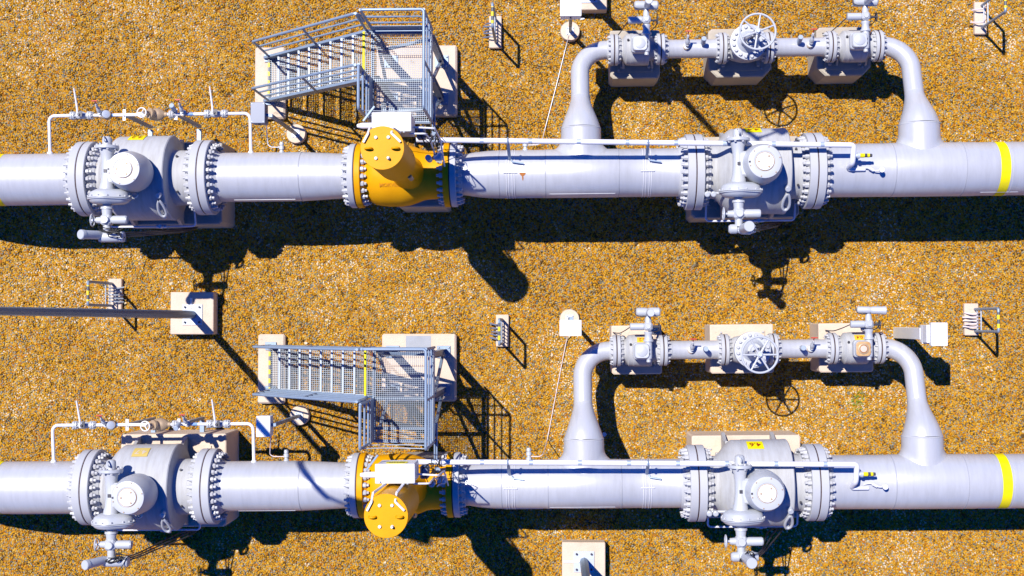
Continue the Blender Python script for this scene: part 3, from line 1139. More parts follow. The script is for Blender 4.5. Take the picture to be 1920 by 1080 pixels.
# ------------------------------------------------------------------ stairs with platform
def stairs(x0, y0, label):
    t = thing('access_platform', (x0, y0, 0), 0, label, 'platform', 'access stairs and platforms')
    W, D, Z = .96, 1.48, 2.20
    # grating
    def grid(b, xa, xb, ya, yb, z, px, py, wb=.0048, h=.022):
        k = int(round((xb - xa) / px))
        for i in range(k + 1):
            x = xa + (xb - xa) * i / k
            b.box((x, (ya + yb) / 2, z), (wb, yb - ya, h), ch=.0005)
        k = int(round((yb - ya) / py))
        for i in range(k + 1):
            y = ya + (yb - ya) * i / k
            b.box(((xa + xb) / 2, y, z + .003), (xb - xa, wb, .012), ch=.0005)
    g = MB()
    grid(g, 0, W, -D, 0, Z - .015, .033, .033)
    g.build('grating', 'grating', t)
    g = MB()
    grid(g, -.13, -.01, -.74, -.0, Z - .015, .033, .033)
    g.build('landing_grating', 'grating', t)
    MB().box((-.135, -.37, Z - .012), (.035, .74, .045), ch=.003).build('nosing', 'yellow', t)
    # frame beams
    for a, c in (((0, -.02), (0, -D)), ((W, 0), (W, -D)), ((0, 0), (W, 0)), ((0, -.79), (W, -.79)), ((0, -1.27), (W, -1.27)), ((0, -D), (W, -D))):
        b = MB()
        b.bar((a[0], a[1], Z - .09), (c[0], c[1], Z - .09), .05, .10)
        b.build('beam', 'galv', t)
    # toe boards
    for a, c, hh in (((0, .02), (W, .02), .30), ((W + .02, .02), (W + .02, -D), .14), ((.012, -.78), (.012, -D), .42)):
        b = MB()
        b.bar((a[0], a[1], Z - .01 + hh / 2), (c[0], c[1], Z - .01 + hh / 2), .008, hh)
        b.build('toe_board', 'galv', t)
    # columns with base plates and braces
    for cx_, cy_ in ((W, -.08), (W, -.75), (.05, -.08), (.05, -.75)):
        b = MB()
        b.box((cx_, cy_, (Z - .14) / 2 + .12), (.008, .10, Z - .38), ch=.001)
        b.box((cx_, cy_ - .05, (Z - .14) / 2 + .12), (.10, .008, Z - .38), ch=.001)
        b.box((cx_, cy_ + .05, (Z - .14) / 2 + .12), (.10, .008, Z - .38), ch=.001)
        b.box((cx_, cy_, .235), (.24, .22, .02), ch=.003)
        b.build('column', 'galv', t)
        studs(t, [(cx_ + sx, cy_ + sy, .243) for sx in (-.09, .09) for sy in (-.08, .08)], (0, 0, 1), .014, .035, 'bolt', 'anchor_bolt')
    for p, q in (((W, -.10, .35), (W, -.74, 1.9)), ((W, -.74, .35), (W, -1.40, 2.05)), ((.05, -.08, 1.2), (W, -.08, 2.0)), ((.05, -.75, 1.9), (W, -.75, .5)), ((.05, -.75, .6), (.05, -1.40, 2.05)), ((.05, -.10, 1.9), (.05, -.74, .5))):
        b = MB()
        b.bar(p, q, .05, .05)
        b.build('brace', 'galv', t)
    # stair flight going down west
    going, rise, n = .2263, .22, 9
    for i in range(1, n + 1):
        xx, zz = -.135 - going * i, Z - rise * i
        b = MB()
        k = 6
        for j in range(k + 1):
            b.box((xx + .03 + (going - .04) * j / k, -.37, zz - .012), (.0055, .72, .026), ch=.0005)
        for j in range(23):
            b.box((xx + going / 2 + .01, -.73 + .72 * j / 22, zz - .008), (going - .03, .0055, .012), ch=.0005)
        if i < n:
            b.box((xx + .012, -.37, zz - .008), (.036, .73, .034), ch=.003)
            for ys in (-.735, -.005):
                b.box((xx + going / 2, ys, zz - .03), (going * .8, .008, .06), ch=.001)
        tr = b.build('tread', 'grating', t)
        if i == n:
            MB().box((xx + .012, -.37, zz - .008), (.036, .73, .034), ch=.003).build('nosing', 'hazard2', tr)
    xe, ze = -.135 - going * n - .03, Z - rise * n
    for ys, nm in ((.0, 'stringer'), (-.74, 'stringer')):
        b = MB()
        so = .02 if ys == 0 else -.02
        b.bar((-.02, ys + so, Z - .07), (xe, ys + so, ze - .07 + .0), .045, .18, up=(0, 0, 1))
        b.box((xe + .05, ys + so, .17), (.2, .14, .02), ch=.002)
        b.build(nm, 'galv', t)
    # stair railings
    sl = rise / going
    RH = 1.14
    for ys in (.03, -.77):
        b = MB()
        xb, zb = xe + .05, ze
        xm, zm = (xb - .10) / 2, (zb + Z) / 2
        zt = lambda x: Z + (x + .02) * sl * (Z - ze) / ((-.02 - xe) * sl)
        for x in (xb, xb * .52, -.10):
            b.tube([(x, ys, zt(x) - .12), (x, ys, zt(x) + RH)], .021, 10)
        for h in (.42, .78):
            b.tube([(xb, ys, zt(xb) + h), (-.10, ys, zt(-.10) + h)], .017, 8)
        b.tube([(xb, ys, zt(xb) + RH - .05), (xb - .02, ys, zt(xb) + RH), (-.10, ys, zt(-.10) + RH), (-.05, ys, zt(-.1) + RH - .1), (-.05, ys, zt(-.1) + RH - .5)], .023, 10, bend=.06)
        b.build('railing', 'galv', t)
    # platform railing
    HH = 1.24
    def rail(pts, name):
        b = MB()
        for h, r in ((.42, .018), (.80, .018)):
            b.tube([(x, y, Z + h) for x, y in pts], r, 8)
        b.tube([(pts[0][0], pts[0][1], Z - .1)] + [(x, y, Z + HH) for x, y in pts] + [(pts[-1][0], pts[-1][1], Z - .1)], .023, 10, bend=.05)
        for p, q in zip(pts, pts[1:]):
            b.tube([(p[0], p[1], Z - .1), (p[0], p[1], Z + HH)], .021, 10)
        b.build(name, 'galv', t)
    rail([(.0, .04), (W + .02, .04), (W + .02, -D)], 'railing')
    rail([(-.02, -.80), (-.02, -D)], 'railing')
    MB().tube([(W + .02, -.74, Z - .1), (W + .02, -.74, Z + HH)], .021, 10).build('railing_post', 'galv', t)
    ch = MB()
    for h, s_ in ((1.1, .10), (.6, .09)):
        pts = [(W * k / 10, -D, Z + h - s_ * 4 * (k / 10) * (1 - k / 10)) for k in range(11)]
        ch.tube(pts, .008, 6)
    ch.build('safety_chain', 'grating', t)
    # cable conduits that run from the platform corner to the valve
    c = MB()
    for k in range(2):
        c.tube([(W + .03 + .035 * k, -D + .3, Z - .05), (W + .03 + .035 * k, -D - .30 - .06 * k, Z - .05), (W + .02 + .035 * k, -D - .32 - .06 * k, Z - .25)], .014, 8, bend=.05)
    c.build('conduit', 'galv', t)
    return t


# ------------------------------------------------------------------ small equipment
def post_box(gx, gy, bx, by, bw, bd, top, label, mat, hgt=.26, dark=False):
    """Instrument box (bx, by) carried by a post on a round concrete footing at (gx, gy)."""
    t = thing('instrument_box', (gx, gy, 0), 0, label, 'instrument box', 'instrument boxes on posts')
    f = MB()
    f.lathe((0, 0, -.05), (0, 0, 1), [(0, .176), (.17, .176), (.19, .166), (.19, 0)], 36)
    f.build('footing', 'concrete', t)
    pl = MB()
    pl.box((0, 0, .147), (.14, .14, .014), ch=.002)
    for sx in (-.05, .05):
        for sy in (-.05, .05):
            pl.cyl((sx, sy, .15), (sx, sy, .175), .01, n=6)
    pl.build('base_plate', 'plate', t)
    p = MB()
    p.box((0, 0, (top - .1) / 2 + .07), (.055, .055, top - .22), ch=.004)
    ox, oy = bx - gx, by - gy
    p.bar((0, 0, top - hgt * .5), (ox * .6, oy * .6, top - hgt * .5), .05, .05)
    p.build('post', 'galv', t)
    b = MB()
    b.box((ox, oy, top - hgt / 2), (bw, bd, hgt), ch=.010)
    bo = b.build('box', mat, t)
    l = MB()
    l.box((ox, oy, top - .012), (bw + .014, bd + .014, .03), ch=.006)
    l.build('lid', mat, bo)
    studs(bo, [(ox + sx * bw * .42, oy + sy * bd * .44, top + .003) for sx in (-1, 1) for sy in (-1, 1)], (0, 0, 1), .008, .006, 'plate', 'screw', 8)
    MB().cyl((ox + bw * .2, oy - bd * .3, top - hgt - .05), (ox + bw * .2, oy - bd * .3, top - hgt), .02, n=10).build('cable_gland', 'dark', bo)
    MB().box((ox, oy - bd / 2 - .006, top - hgt * .5), (.03, .012, .06), ch=.002).build('latch', 'dark', bo)
    return t


def test_post(u, v0, v1, side, z, pu0, pu1, pv0, pv1, label, rods=5, hang=-1):
    """Concrete slab with a steel hoop (bar ends seen at pixels u, v0 and v1 at height z) and test leads."""
    A, B = P(u, v0, z), P(u, v1, z)
    gx = (A.x + B.x) / 2
    c0, c1 = P(pu0, pv0, .1), P(pu1, pv1, .1)
    cx, cy = (c0.x + c1.x) / 2, (c0.y + c1.y) / 2
    t = thing('test_post', (cx, cy, 0), 0, label, 'test post', 'striped test posts on small slabs')
    s = MB()
    s.box((0, 0, .03), (abs(c1.x - c0.x), abs(c1.y - c0.y), .16), ch=.012)
    s.build('slab', 'concrete', t)
    x, ya, yb = gx - cx, A.y - cy, B.y - cy
    h = MB()
    h.tube([(x, ya, .05), (x, ya, z), (x, ya - .07, z)], .024, 10, bend=.03)
    h.tube([(x, yb, .05), (x, yb, z), (x, yb + .07, z)], .024, 10, bend=.03)
    h.build('hoop', 'galv', t)
    b = MB()
    b.tube([(x, ya - .06, z), (x, yb + .06, z)], .025, 12)
    b.build('striped_bar', 'hazard', t)
    c = MB()
    c.tube([(x, ya, .42), (x, yb, .42)], .012, 8)
    c.tube([(x, ya, .22), (x, yb, .22)], .012, 8)
    c.build('crossbar', 'grating', t)
    rnd = random.Random(int(u))
    r = MB()
    for k in range(rods):
        yy = ya + (yb - ya) * (.2 + .6 * k / (rods - 1))
        r.tube([(x + .01, yy, .23), (x + side * .10, yy - .01, .20 + rnd.uniform(-.03, .03)), (x + side * (.19 + rnd.uniform(-.02, .04)), yy + rnd.uniform(-.02, .02), .12)], .014, 6, bend=.04)
        r.tube([(x - .005, yy + .015, .43), (x - .01, yy, .25)], .009, 6)
    r.build('test_lead', 'pinktube' if u > 1500 else 'grating' if side > 0 else 'cabinet_grey', t)
    return t


def lamp(cx, cy, size, pole, height, hx, hy, label, conduit):
    """Tall lamp post standing on a square concrete block (pole = offset from the block's centre)."""
    b = MB()
    b.box((0, 0, .10), (size[0], size[1], .40), ch=.012)
    o = b.build('lamp_foundation', 'concrete')
    o.location = (cx, cy, 0)
    tag(o, label[0], 'foundation', 'concrete blocks under the lamp posts')
    t = thing('lamp_post', (cx + pole[0], cy + pole[1], 0), 0, label[1], 'lamp post', 'tall lamp posts')
    q = MB()
    q.box((0, 0, .309), (.36, .37, .018), ch=.003)
    bp = q.build('base_plate', 'plate', t)
    studs(bp, [(sx, sy, .317) for sx in (-.13, .13) for sy in (-.135, .135)], (0, 0, 1), .02, .04, 'dark', 'anchor_bolt')
    p = MB()
    p.lathe((0, 0, .315), (0, 0, 1), [(0, .078), (.03, .074), (height - .3, .045), (height - .29, 0)], 8)
    po = p.build('pole', 'pole', t)
    a = MB()
    a.tube([(0, 0, height - .3), (0, 0, height), (hx * .9, hy * .9, height + .1)], .03, 8, bend=.2)
    a.build('arm', 'galv', t)
    h = MB()
    d = Vector((hx, hy, 0)).normalized()
    h.bar(Vector((hx, hy, height + .1)) - d * .1, Vector((hx, hy, height + .13)) + d * .45, .28, .10, ch=.03)
    h.build('lamp_head', 'plate', t)
    cd = MB()
    cd.tube([(conduit[0], conduit[1], .315), (conduit[2], conduit[3], .315), (conduit[2], conduit[3], .0)], .022, 8, bend=.02)
    cd.build('conduit', 'white', t)
    return t


def cable(pts, label, mat='tube', r=.008):
    b = MB()
    b.tube(pts, r, 6, bend=.15)
    o = b.build('cable', mat)
    return tag(o, label, 'cable', 'thin conduits from the instrument boxes')


def weed(u, v, r, label, n=26, col='leaf'):
    c = P(u, v, 0)
    b = MB()
    rnd = random.Random(int(u * 3 + v))
    for k in range(n):
        a = rnd.uniform(0, 2 * PI)
        ln = r * rnd.uniform(.25, .7)
        wd = ln * rnd.uniform(.10, .17)
        o = Vector((rnd.gauss(0, .45) * r, rnd.gauss(0, .45) * r, .03))
        d = Vector((math.cos(a), math.sin(a), rnd.uniform(.3, 1.0)))
        d.normalize()
        s = Vector((-math.sin(a), math.cos(a), rnd.uniform(-.4, .4))) * wd
        m = o + d * ln * .55
        e = o + d * ln + Vector((0, 0, -ln * .3))
        b.add([o, m + s, e, m - s, m + Vector((0, 0, .004))], [(0, 4, 1), (1, 4, 2), (2, 4, 3), (3, 4, 0)])
    ob = b.build('weed', col)
    ob.location = (c.x, c.y, 0)
    return tag(ob, label, 'weed', 'weeds growing through the gravel')


M['leaf'] = paint('weed_leaf', (.17, .24, .02), .6, dirt=(.34, .34, .04), amount=.95, scale=20, spec=.2)
M['redleaf'] = paint('red_weed_leaf', (.26, .035, .02), .6, dirt=(.16, .05, .03), amount=.8, scale=20)


# ================================================================== LAYOUT
UL = Line((50, 337), (1700, 318.5))
LL = Line((50, 914), (1700, 903))
Yo = 2.172        # bypass line's offset north of the pipeline


def s_top(L, u, R, z=ZM):
    """Position of a ring whose crest (height z + R) is seen at pixel column u."""
    return L.S(u, z + R)


D = {
    'U': dict(L=UL, w=(140.5, 367.0), o=(661.3, 841.0), e=(1307.3, 1536.2), gbw=(231, 315), gbe=(1434.6, 302.7), cyl=(716.7, 272.4),
              r=(1088, 1713), j=(1152.7, 1240.4, 1357.4, 1445.0, 1563.0, 1651.9), sv=(1200.2, 81, 1612.5, 74), gv=(1403.4, 80), wh=(1420.7, 59),
              bend=12, by=(92, 469, 215), lev=(153, 405), hw=(265.6, 211), red=(184, 341), br=(233, 330), can=329.5, tapx=(527, 985), sens=(262, 1601, 272), taps=(1288, 1318, 1498, 1520)),
    'L': dict(L=LL, w=(147.8, 374.4), o=(666.4, 846.9), e=(1311.8, 1540.0), gbw=(238.9, 932.2), gbe=(1439, 925.7), cyl=(723.7, 968.4),
              r=(1093, 1718), j=(1157.4, 1245.6, 1361.5, 1453.6, 1566.5, 1655.0), sv=(1204, 663.3, 1619, 661), gv=(1411.5, 663.5), wh=(1424.7, 665.2),
              bend=22, by=(98.5, 474.5, 796), lev=(158, 409.5), hw=(272, 799), red=(193, 348.8), br=(238.5, 335.5), can=337.5, tapx=(536, 992), sens=(866, 1607, 871), taps=(1297, 1322, 1503, 1521)),
}
for k, d in D.items():
    L = d['L']
    up = k == 'U'
    ln = 'upper' if up else 'lower'
    sw1, sw2 = s_top(L, d['w'][0], .625), s_top(L, d['w'][1], .625)
    so1, so2 = s_top(L, d['o'][0], .535), s_top(L, d['o'][1], .535)
    se1, se2 = s_top(L, d['e'][0], .625), s_top(L, d['e'][1], .625)
    gw = L.SY(*d['gbw'], 2.97)[0]
    ge = L.SY(*d['gbe'], 2.97)[0]
    # --- pipes
    xb = L.S(d['bend'])
    wb = L.S(14 if up else 9, ZM)
    spool_west(L, sw1, xb, f'pale grey pipe with yellow band beside the first big valve, {ln} pipeline', wb - .28, wb)
    # west middle spool
    t = thing('pipeline_pipe', L.loc(sw2), L.ang, f'tapering pale grey pipe between big ball valve and orange valve, {ln} pipeline', 'pipe', 'pipe spools of the two pipelines')
    ln1 = so1 - sw2
    xa = L.S(568) - sw2
    spool_lathe(t, [(.10, .435), (.22, .412), (xa, .410), (xa + .05, .408), (ln1 - .30, .376), (ln1 - .14, .372), (ln1 - .02, .372)])
    make_flange('flange', t, 0, 1, ZM, .625, .135, .412, .12)
    make_flange('flange', t, ln1, -1, ZM, .535, .108, .375, .10)
    weld(t, xa, .411)
    weld(t, .26, .411)
    ridge(t, .5, xa - .1, -72, .411)
    # east middle spool with first riser
    t = thing('pipeline_pipe', L.loc(so2), L.ang, f'pale grey pipe with a riser, from orange valve to second big valve, {ln} pipeline', 'pipe', 'pipe spools of the two pipelines')
    l2 = se1 - so2
    x = lambda u: L.S(u) - so2
    spool_lathe(t, [(.02, .335), (.14, .335), (.22, .34), (.40, .37), (.62, .392), (x(937), .398), (x(1024) - .01, .398), (x(1024), .402), (x(1158), .402), (x(1158) + .01, .398), (l2 - .22, .398), (l2 - .10, .44)])
    make_flange('flange', t, 0, 1, ZM, .535, .108, .337, .10)
    make_flange('flange', t, l2, -1, ZM, .625, .135, .40, .12)
    for u, r_ in ((937, .398), (1023, .400), (1158.5, .400)):
        weld(t, x(u + (0 if up else 5)), r_)
    ridge(t, x(1030), x(1152), -62, .403)
    ridge(t, x(945), x(1018), -80, .399)
    xr = L.SY(d['r'][0], 190 if up else 750, 1.4)[0] - so2
    j1 = L.S(d['j'][0], ZB + .265, L.vline(1150) - 238) - so2
    riser(t, xr, j1, Yo, k)
    if up:
        rs = MB()
        R0 = .3992
        rnd = random.Random(3)
        cxr, th0 = x(981), R_(-7)
        def onp(dx, dt, lift=.0):
            a = th0 + dt / R0
            return (cxr + dx, (R0 + lift) * math.sin(a), ZM + (R0 + lift) * math.cos(a))
        pts = [onp(.045 * (1 + .3 * math.sin(3 * g)) * math.cos(g), .035 * (1 + .3 * math.cos(2 * g)) * math.sin(g), .003) for g in [2 * PI * i / 20 for i in range(20)]]
        rs.add(pts, [tuple(range(20))])
        pts = [onp(*p, .0035) for p in ((-.012, -.02), (.012, -.02), (.014, -.07), (.004, -.11), (-.006, -.09), (-.01, -.05))]
        rs.add(pts, [tuple(range(6))])
        rs.build('rust_stain', 'rust', t)
    # east end spool with second riser
    t = thing('pipeline_pipe', L.loc(se2), L.ang, f'pale grey pipe with second riser and yellow band past the {ln} pipeline second big valve', 'pipe', 'pipe spools of the two pipelines')
    x = lambda u: L.S(u) - se2
    Rp = .4425
    spool_lathe(t, [(.10, .46), (.22, .438), (x(1664), .438), (x(1664) + .02, Rp), (x(1826), Rp), (x(1826) + .02, .438), (x(2060), .438)])
    b = MB()
    pts = []
    for q in range(13):
        a = R_(62) * q / 12
        pts.append((x(2060) + 1.9 * math.sin(a), 0, ZM - 1.9 * (1 - math.cos(a))))
    b.tube(pts, .438, 64)
    b.build('bend', 'pipe', t, 60)
    make_flange('flange', t, 0, 1, ZM, .625, .135, .44, .12)
    weld(t, x(1668), Rp)
    weld(t, s_top(L, 1814.4 if up else 1817.8, Rp) - se2, Rp)
    by = (1877.8, 1895) if up else (1880.7, 1898)
    y0 = L.S(by[0], ZM + .43) - se2
    band(t, y0, y0 + .155, .4385)
    weld(t, y0 + .20, .4385, ZM, 'pipe', .01)
    ridge(t, x(1830), x(1900), -66 if up else -80, .4385)
    xr = L.SY(d['r'][1], 190 if up else 750, 1.4)[0] - se2
    j6 = L.S(d['j'][5], ZB + .265, L.vline(1652) - 238) - se2
    riser(t, xr, j6, Yo, k)
    # --- big valves
    big_valve(L, gw, sw1 - gw, sw2 - gw, f'big grey ball valve with thin white bypass line beside it, {ln} pipeline', '4.2' if up else '4.7', 'west', faded=not up, cxo=-.06)
    big_valve(L, ge, se1 - ge, se2 - ge, f'big grey ball valve between the two risers of the {ln} pipeline', '4.4' if up else '4.6', 'east')
    sc_ = L.SY(*d['cyl'], 4.93)[0]
    orange_valve(L, sc_, so1 - sc_, so2 - sc_, f'orange control valve with tall round actuator and white box on the {ln} pipeline')
    # --- bypass
    vb = lambda u: L.vline(u) - 238
    J = [L.S(u, ZB + .265, vb(u)) for u in d['j']]
    g1 = L.SY(d['sv'][0], d['sv'][1], 1.64)[0]
    g2 = L.SY(d['sv'][2], d['sv'][3], 1.64)[0]
    small_valve(L, g1, Yo, J[0] - g1, J[1] - g1, f'motorised grey ball valve next to the first riser on the {ln} bypass line', 'up', False, None if up else '0.2')
    small_valve(L, g2, Yo, J[4] - g2, J[5] - g2, f'motorised grey ball valve {"with clean cover" if up else "with rusty cover"} next to the second riser, {ln} bypass line', 'up' if up else 'side', not up, None if up else '0.4')
    gg = L.SY(d['gv'][0], d['gv'][1], 1.6)[0]
    wxy = L.SY(d['wh'][0], d['wh'][1], 2.37)
    globe_valve(L, gg, Yo, J[2] - gg, J[3] - gg, wxy[0] - gg, wxy[1] - Yo, R_(20) if up else 0, f'grey globe valve with large six-spoked handwheel in the middle of the {ln} bypass line')
    for n_, (a, b_) in enumerate(((1, 2), (3, 4))):
        t = thing('bypass_pipe', L.loc(J[a], Yo), L.ang, f'short pale pipe between {"first" if n_ == 0 else "second"} motorised valve and handwheel valve, {ln} bypass line', 'pipe', 'short pipes of the bypass lines')
        lg_ = J[b_] - J[a]
        b = MB()
        b.lathe((0, 0, ZB), (1, 0, 0), [(.04, .18), (.12, .157), (lg_ - .12, .157), (lg_ - .04, .18)], 48, False, False)
        b.build('pipe', 'pipe', t)
        for xx, sn in ((0, 1), (lg_, -1)):
            f = MB()
            f.lathe((xx, 0, ZB), (sn, 0, 0), flange_prof(.265, .066, .16, .05), 48)
            f.build('flange', 'flange', t)
        weld(t, .14, .157, ZB)
    tp = d['taps']
    grp = 'small valves with red handles'
    sT = [L.S(u, 1.35, vb(u)) for u in tp]
    needle_valve(L, sT[0], Yo, ZB + .15, f'small bleed valve with red handle nearer the first motorised valve, {ln} bypass line', grp)
    canister(L, sT[1], Yo + .02, ZB + .14, .3 if up else .0, f'small grey-blue canister between first motorised valve and handwheel valve, {ln} bypass line', 'small canisters on the bypass lines')
    canister(L, sT[2], Yo + .02, ZB + .14, .3 if up else .0, f'small grey-blue canister between handwheel valve and second motorised valve, {ln} bypass line', 'small canisters on the bypass lines')
    needle_valve(L, sT[3], Yo, ZB + .15, f'small bleed valve with red handle nearer the second motorised valve, {ln} bypass line', grp)
    # --- plinths
    cm = (se1 + se2) / 2
    plinth(L, cm, .0, .92, .70, .90, .06, f'long concrete plinth under the big valve between the {ln} pipeline risers', mat='concrete2' if up else 'concrete')
    cm = (sw1 + sw2) / 2
    plinth(L, cm + .12, .0, .92, .72 if up else .80, .90, .05, f'long concrete plinth under the {ln} pipeline big valve with thin white bypass', mat='concrete2' if up else 'concrete')
    plinth(L, (so1 + so2) / 2 + .22, -.05, .42, .42, 1.10, .03, f'concrete plinth under the orange valve of the {ln} pipeline', recess=False)
    px = [L.SY(u, v, .78)[0] for u, v in (((1190.5, 110), (1387.5, 110), (1582, 110)) if up else ((1194, 660), (1391, 660), (1586.5, 660)))]
    for n_, (xx, hw_) in enumerate(zip(px, (.43, .54, .46))):
        plinth(L, xx, Yo, hw_, .42, .78, (.05, .14, .14)[n_] if up else .03, f'concrete plinth under the {("first motorised valve", "handwheel valve", "second motorised valve")[n_]} of the {ln} bypass line', mat='concrete2' if up else 'concrete')
    # --- small bypass line round the first big valve
    yb_, zb_ = 1.05, 1.78
    vs = d['by'][2]
    xs = lambda u, v=vs, z=zb_: L.SY(u, v, z)[0]
    x1, x2 = xs(d['by'][0]), xs(d['by'][1])
    yb_ = L.SY(280, vs, zb_)[1]
    t = thing('bypass_line', L.loc((x1 + x2) / 2, 0), L.ang, f'thin white bypass pipe bent around the first big valve, {ln} pipeline', 'pipe', 'thin bypass pipes')
    o = (x1 + x2) / 2
    b = MB()
    b.tube([(x1 - o, .40, zb_ - .05), (x1 - o, yb_, zb_), (x2 - o, yb_, zb_), (x2 - o, .38, zb_ - .05)], .0275, 14, bend=.10, seg=8)
    b.lathe((x1 - o, .41, zb_ - .05), (0, 1, .05), [(0, .05), (.03, .05), (.06, .03)], 14)
    b.lathe((x2 - o, .38, zb_ - .05), (0, 1, .05), [(0, .05), (.03, .05), (.06, .03)], 14)
    b.build('pipe', 'tube', t)
    for u in d['br']:
        xx = xs(u) - o
        s = MB()
        s.bar((xx + .02, .74, .50), (xx + .02, 1.01, .50), .08, .06)
        s.bar((xx + .02, yb_ - .0, .47), (xx + .02, yb_ - .0, zb_ - .05), .07, .05, up=(0, 1, 0))
        s.build('bracket', 'galv', t)
        s = MB()
        s.box((xx, yb_, zb_ + .0), (.05, .19, .012), ch=.002)
        s.torus((xx, yb_, zb_), (1, 0, 0), .03, .008, 16, 6)
        s.build('clamp', 'tube', t)
    for u in (d['red'][0] + 24, d['red'][1] + 17):
        MB().cyl((xs(u) - o - .05, yb_, zb_), (xs(u) - o + .05, yb_, zb_), .0285, n=14).build('tape', 'bluetape', t)
    for n_, u in enumerate(d['lev']):
        xx = xs(u)
        v = thing('lever_valve', L.loc(xx, yb_), L.ang, f'small ball valve with long white lever, {"nearer the yellow band" if n_ == 0 else "nearer the stairs"}, {ln} thin bypass', 'valve', 'lever valves on the thin bypass pipes')
        b = MB()
        for sx in (-.145, .145):
            for q in (-1, 1):
                b.lathe((sx, 0, zb_), (q, 0, 0), [(.004, .04), (.004, .070), (.03, .070), (.032, .05), (.06, .036)], 24)
        b.lathe((-.10, 0, zb_), (1, 0, 0), [(0, .04), (.04, .06), (.12, .062), (.18, .045), (.2, .04)], 20)
        b.cyl((.0, 0, zb_ + .04), (.0, 0, zb_ + .12), .03, n=12)
        b.build('body', 'gear', v)
        for sx in (-.145, .145):
            bolt_ring(v, sx, zb_, .055, 8, .03, .011, .022)
        h = MB()
        h.tube([(-.02, -.03, zb_ + .125), (-.025, .10, zb_ + .13), (-.045, .42, zb_ + .22)], [.02, .018, .013], 8)
        h.build('lever', 'tube', v)
        st = MB()
        st.cyl((.0, 0, zb_ + .11), (.0, 0, zb_ + .145), .022, n=8)
        st.box((.03, .01, zb_ + .118), (.05, .10, .012), ch=.002)
        st.build('stem', 'dark', v)
    # globe valve of the thin line
    xx, yy = L.SY(d['hw'][0], d['hw'][1], 2.05)
    v = thing('handwheel_valve', L.loc(xx, yb_), L.ang, f'small bronze valve with white handwheel in the {ln} pipeline thin bypass', 'valve', 'small handwheel valves on the thin bypass pipes')
    b = MB()
    b.lathe((.0, 0, zb_), (1, 0, 0), [(-.02, .04), (.04, .07), (.10, .10), (.18, .11), (.25, .09), (.30, .045), (.34, .04)], 20)
    b.lathe((.15, -.0, zb_ + .05), (-.5, 0, .8), [(0, .07), (.08, .07), (.08, .085), (.12, .085), (.12, .04), (.22, .03)], 20)
    b.build('body', 'brass', v)
    b = MB()
    for q in (-1, 1):
        b.lathe((.42, 0, zb_), (q, 0, 0), [(.004, .04), (.004, .068), (.03, .068), (.032, .05), (.06, .034)], 24)
    b.build('flange', 'flange', v)
    bolt_ring(v, .42, zb_, .053, 8, .03, .011, .022)
    h = MB()
    wy = yy - yb_
    ax = Vector((-.12, -.05, 1))
    c = Vector((0, wy, 2.05))
    h.torus(c, ax, .078, .0105, 32, 8)
    a_, u_, v_ = basis(ax)
    for q in range(3):
        g = 2 * PI * q / 3 + .5
        h.tube([c, c + (u_ * math.cos(g) + v_ * math.sin(g)) * .075], .008, 6)
    h.tube([c, (.10, 0, zb_ + .10)], .014, 8)
    h.build('handwheel', 'white', v)
    for n_, u in enumerate(d['red']):
        needle_valve(L, xs(u, vs, 1.9) + (.0 if n_ else .02), yb_ + .01, zb_ + .01, f'small red-handled needle valve {"beside the brown strainer" if n_ == 0 else "beside the little canister"} on the {ln} thin bypass', grp, .9)
    fl = thing('strainer', L.loc(xs(d['red'][0] + 14), yb_), L.ang, f'stubby brown strainer with a dark flange face on the {ln} thin bypass', 'strainer', 'strainers on the thin bypass pipes')
    b = MB()
    b.lathe((-.10, 0, zb_), (1, 0, 0), [(0, .04), (.05, .065), (.14, .08), (.2, .05)], 18)
    b.lathe((0, 0, zb_), (.4, .1, .8), [(0, .06), (.10, .07)], 18)
    b.build('body', 'brass', fl)
    b = MB()
    b.lathe((.03, 0, zb_ + .08), (.5, .1, .7), [(0, .066), (.025, .066), (.03, .05), (.03, .0)], 20)
    b.build('cover', 'plate', fl)
    canister(L, xs(d['can'], vs - 8), yb_ + .03, zb_, .35 if up else -.35, f'little grey-blue canister on the {ln} thin bypass pipe', 'little canisters on the thin bypass pipes')
    # --- thin white instrument pipe along the top
    s0, y0_ = L.SY(790, d['sens'][0], 2.58)
    s1, y1_ = L.SY(d['sens'][1], d['sens'][2], 2.42)
    t = thing('instrument_pipe', L.loc(s0), L.ang, f'long thin white pipe running above the {ln} pipeline from the orange valve', 'pipe', 'thin instrument pipes above the pipelines')
    l3 = s1 - s0
    A, B = Vector((-.08, y0_, 2.58)), Vector((l3, y1_, 2.42))
    b = MB()
    b.tube([A, A.lerp(B, .5), B, (l3 - .01, y1_ - .28, 2.36), (l3 - .03, .0, ZM + .50)], .043, 18, bend=.05)
    b.tube([(l3 - .03, .0, ZM + .50), (l3 - .02, -.04, ZM + .47), (l3 + .24, -.04, ZM + .46)], .03, 12, bend=.03)
    b.build('pipe', 'tube', t)
    cl = MB()
    n_ = 9
    for q in range(n_):
        f_ = (q + .35) / n_
        p = A.lerp(B, f_)
        cl.cyl(p - Vector((.035, 0, 0)), p + Vector((.035, 0, 0)), .0445, n=18)
    cl.build('tape', 'blue', t)
    for u in (954, 1213):
        xx = L.S(u, 2.2) - s0
        p = A.lerp(B, xx / l3)
        c = MB()
        c.bar((xx, p.y, 2.54), (xx + .01, .20, ZM + .36), .05, .02)
        c.torus((xx, p.y, p.z), (1, 0, 0), .05, .012, 18, 6)
        c.tube([(xx + .04, .19, ZM + .40), (xx + .06, .15, ZM + .42), (xx + .24, .12, ZM + .43)], .014, 6)
        c.build('stand_off', 'galv', t)
        w_ = MB()
        for dx in (-.045, -.005, .05, .085):
            w_.torus((xx + dx, 0, ZM), (1, 0, 0), .403, .0055, 64, 6)
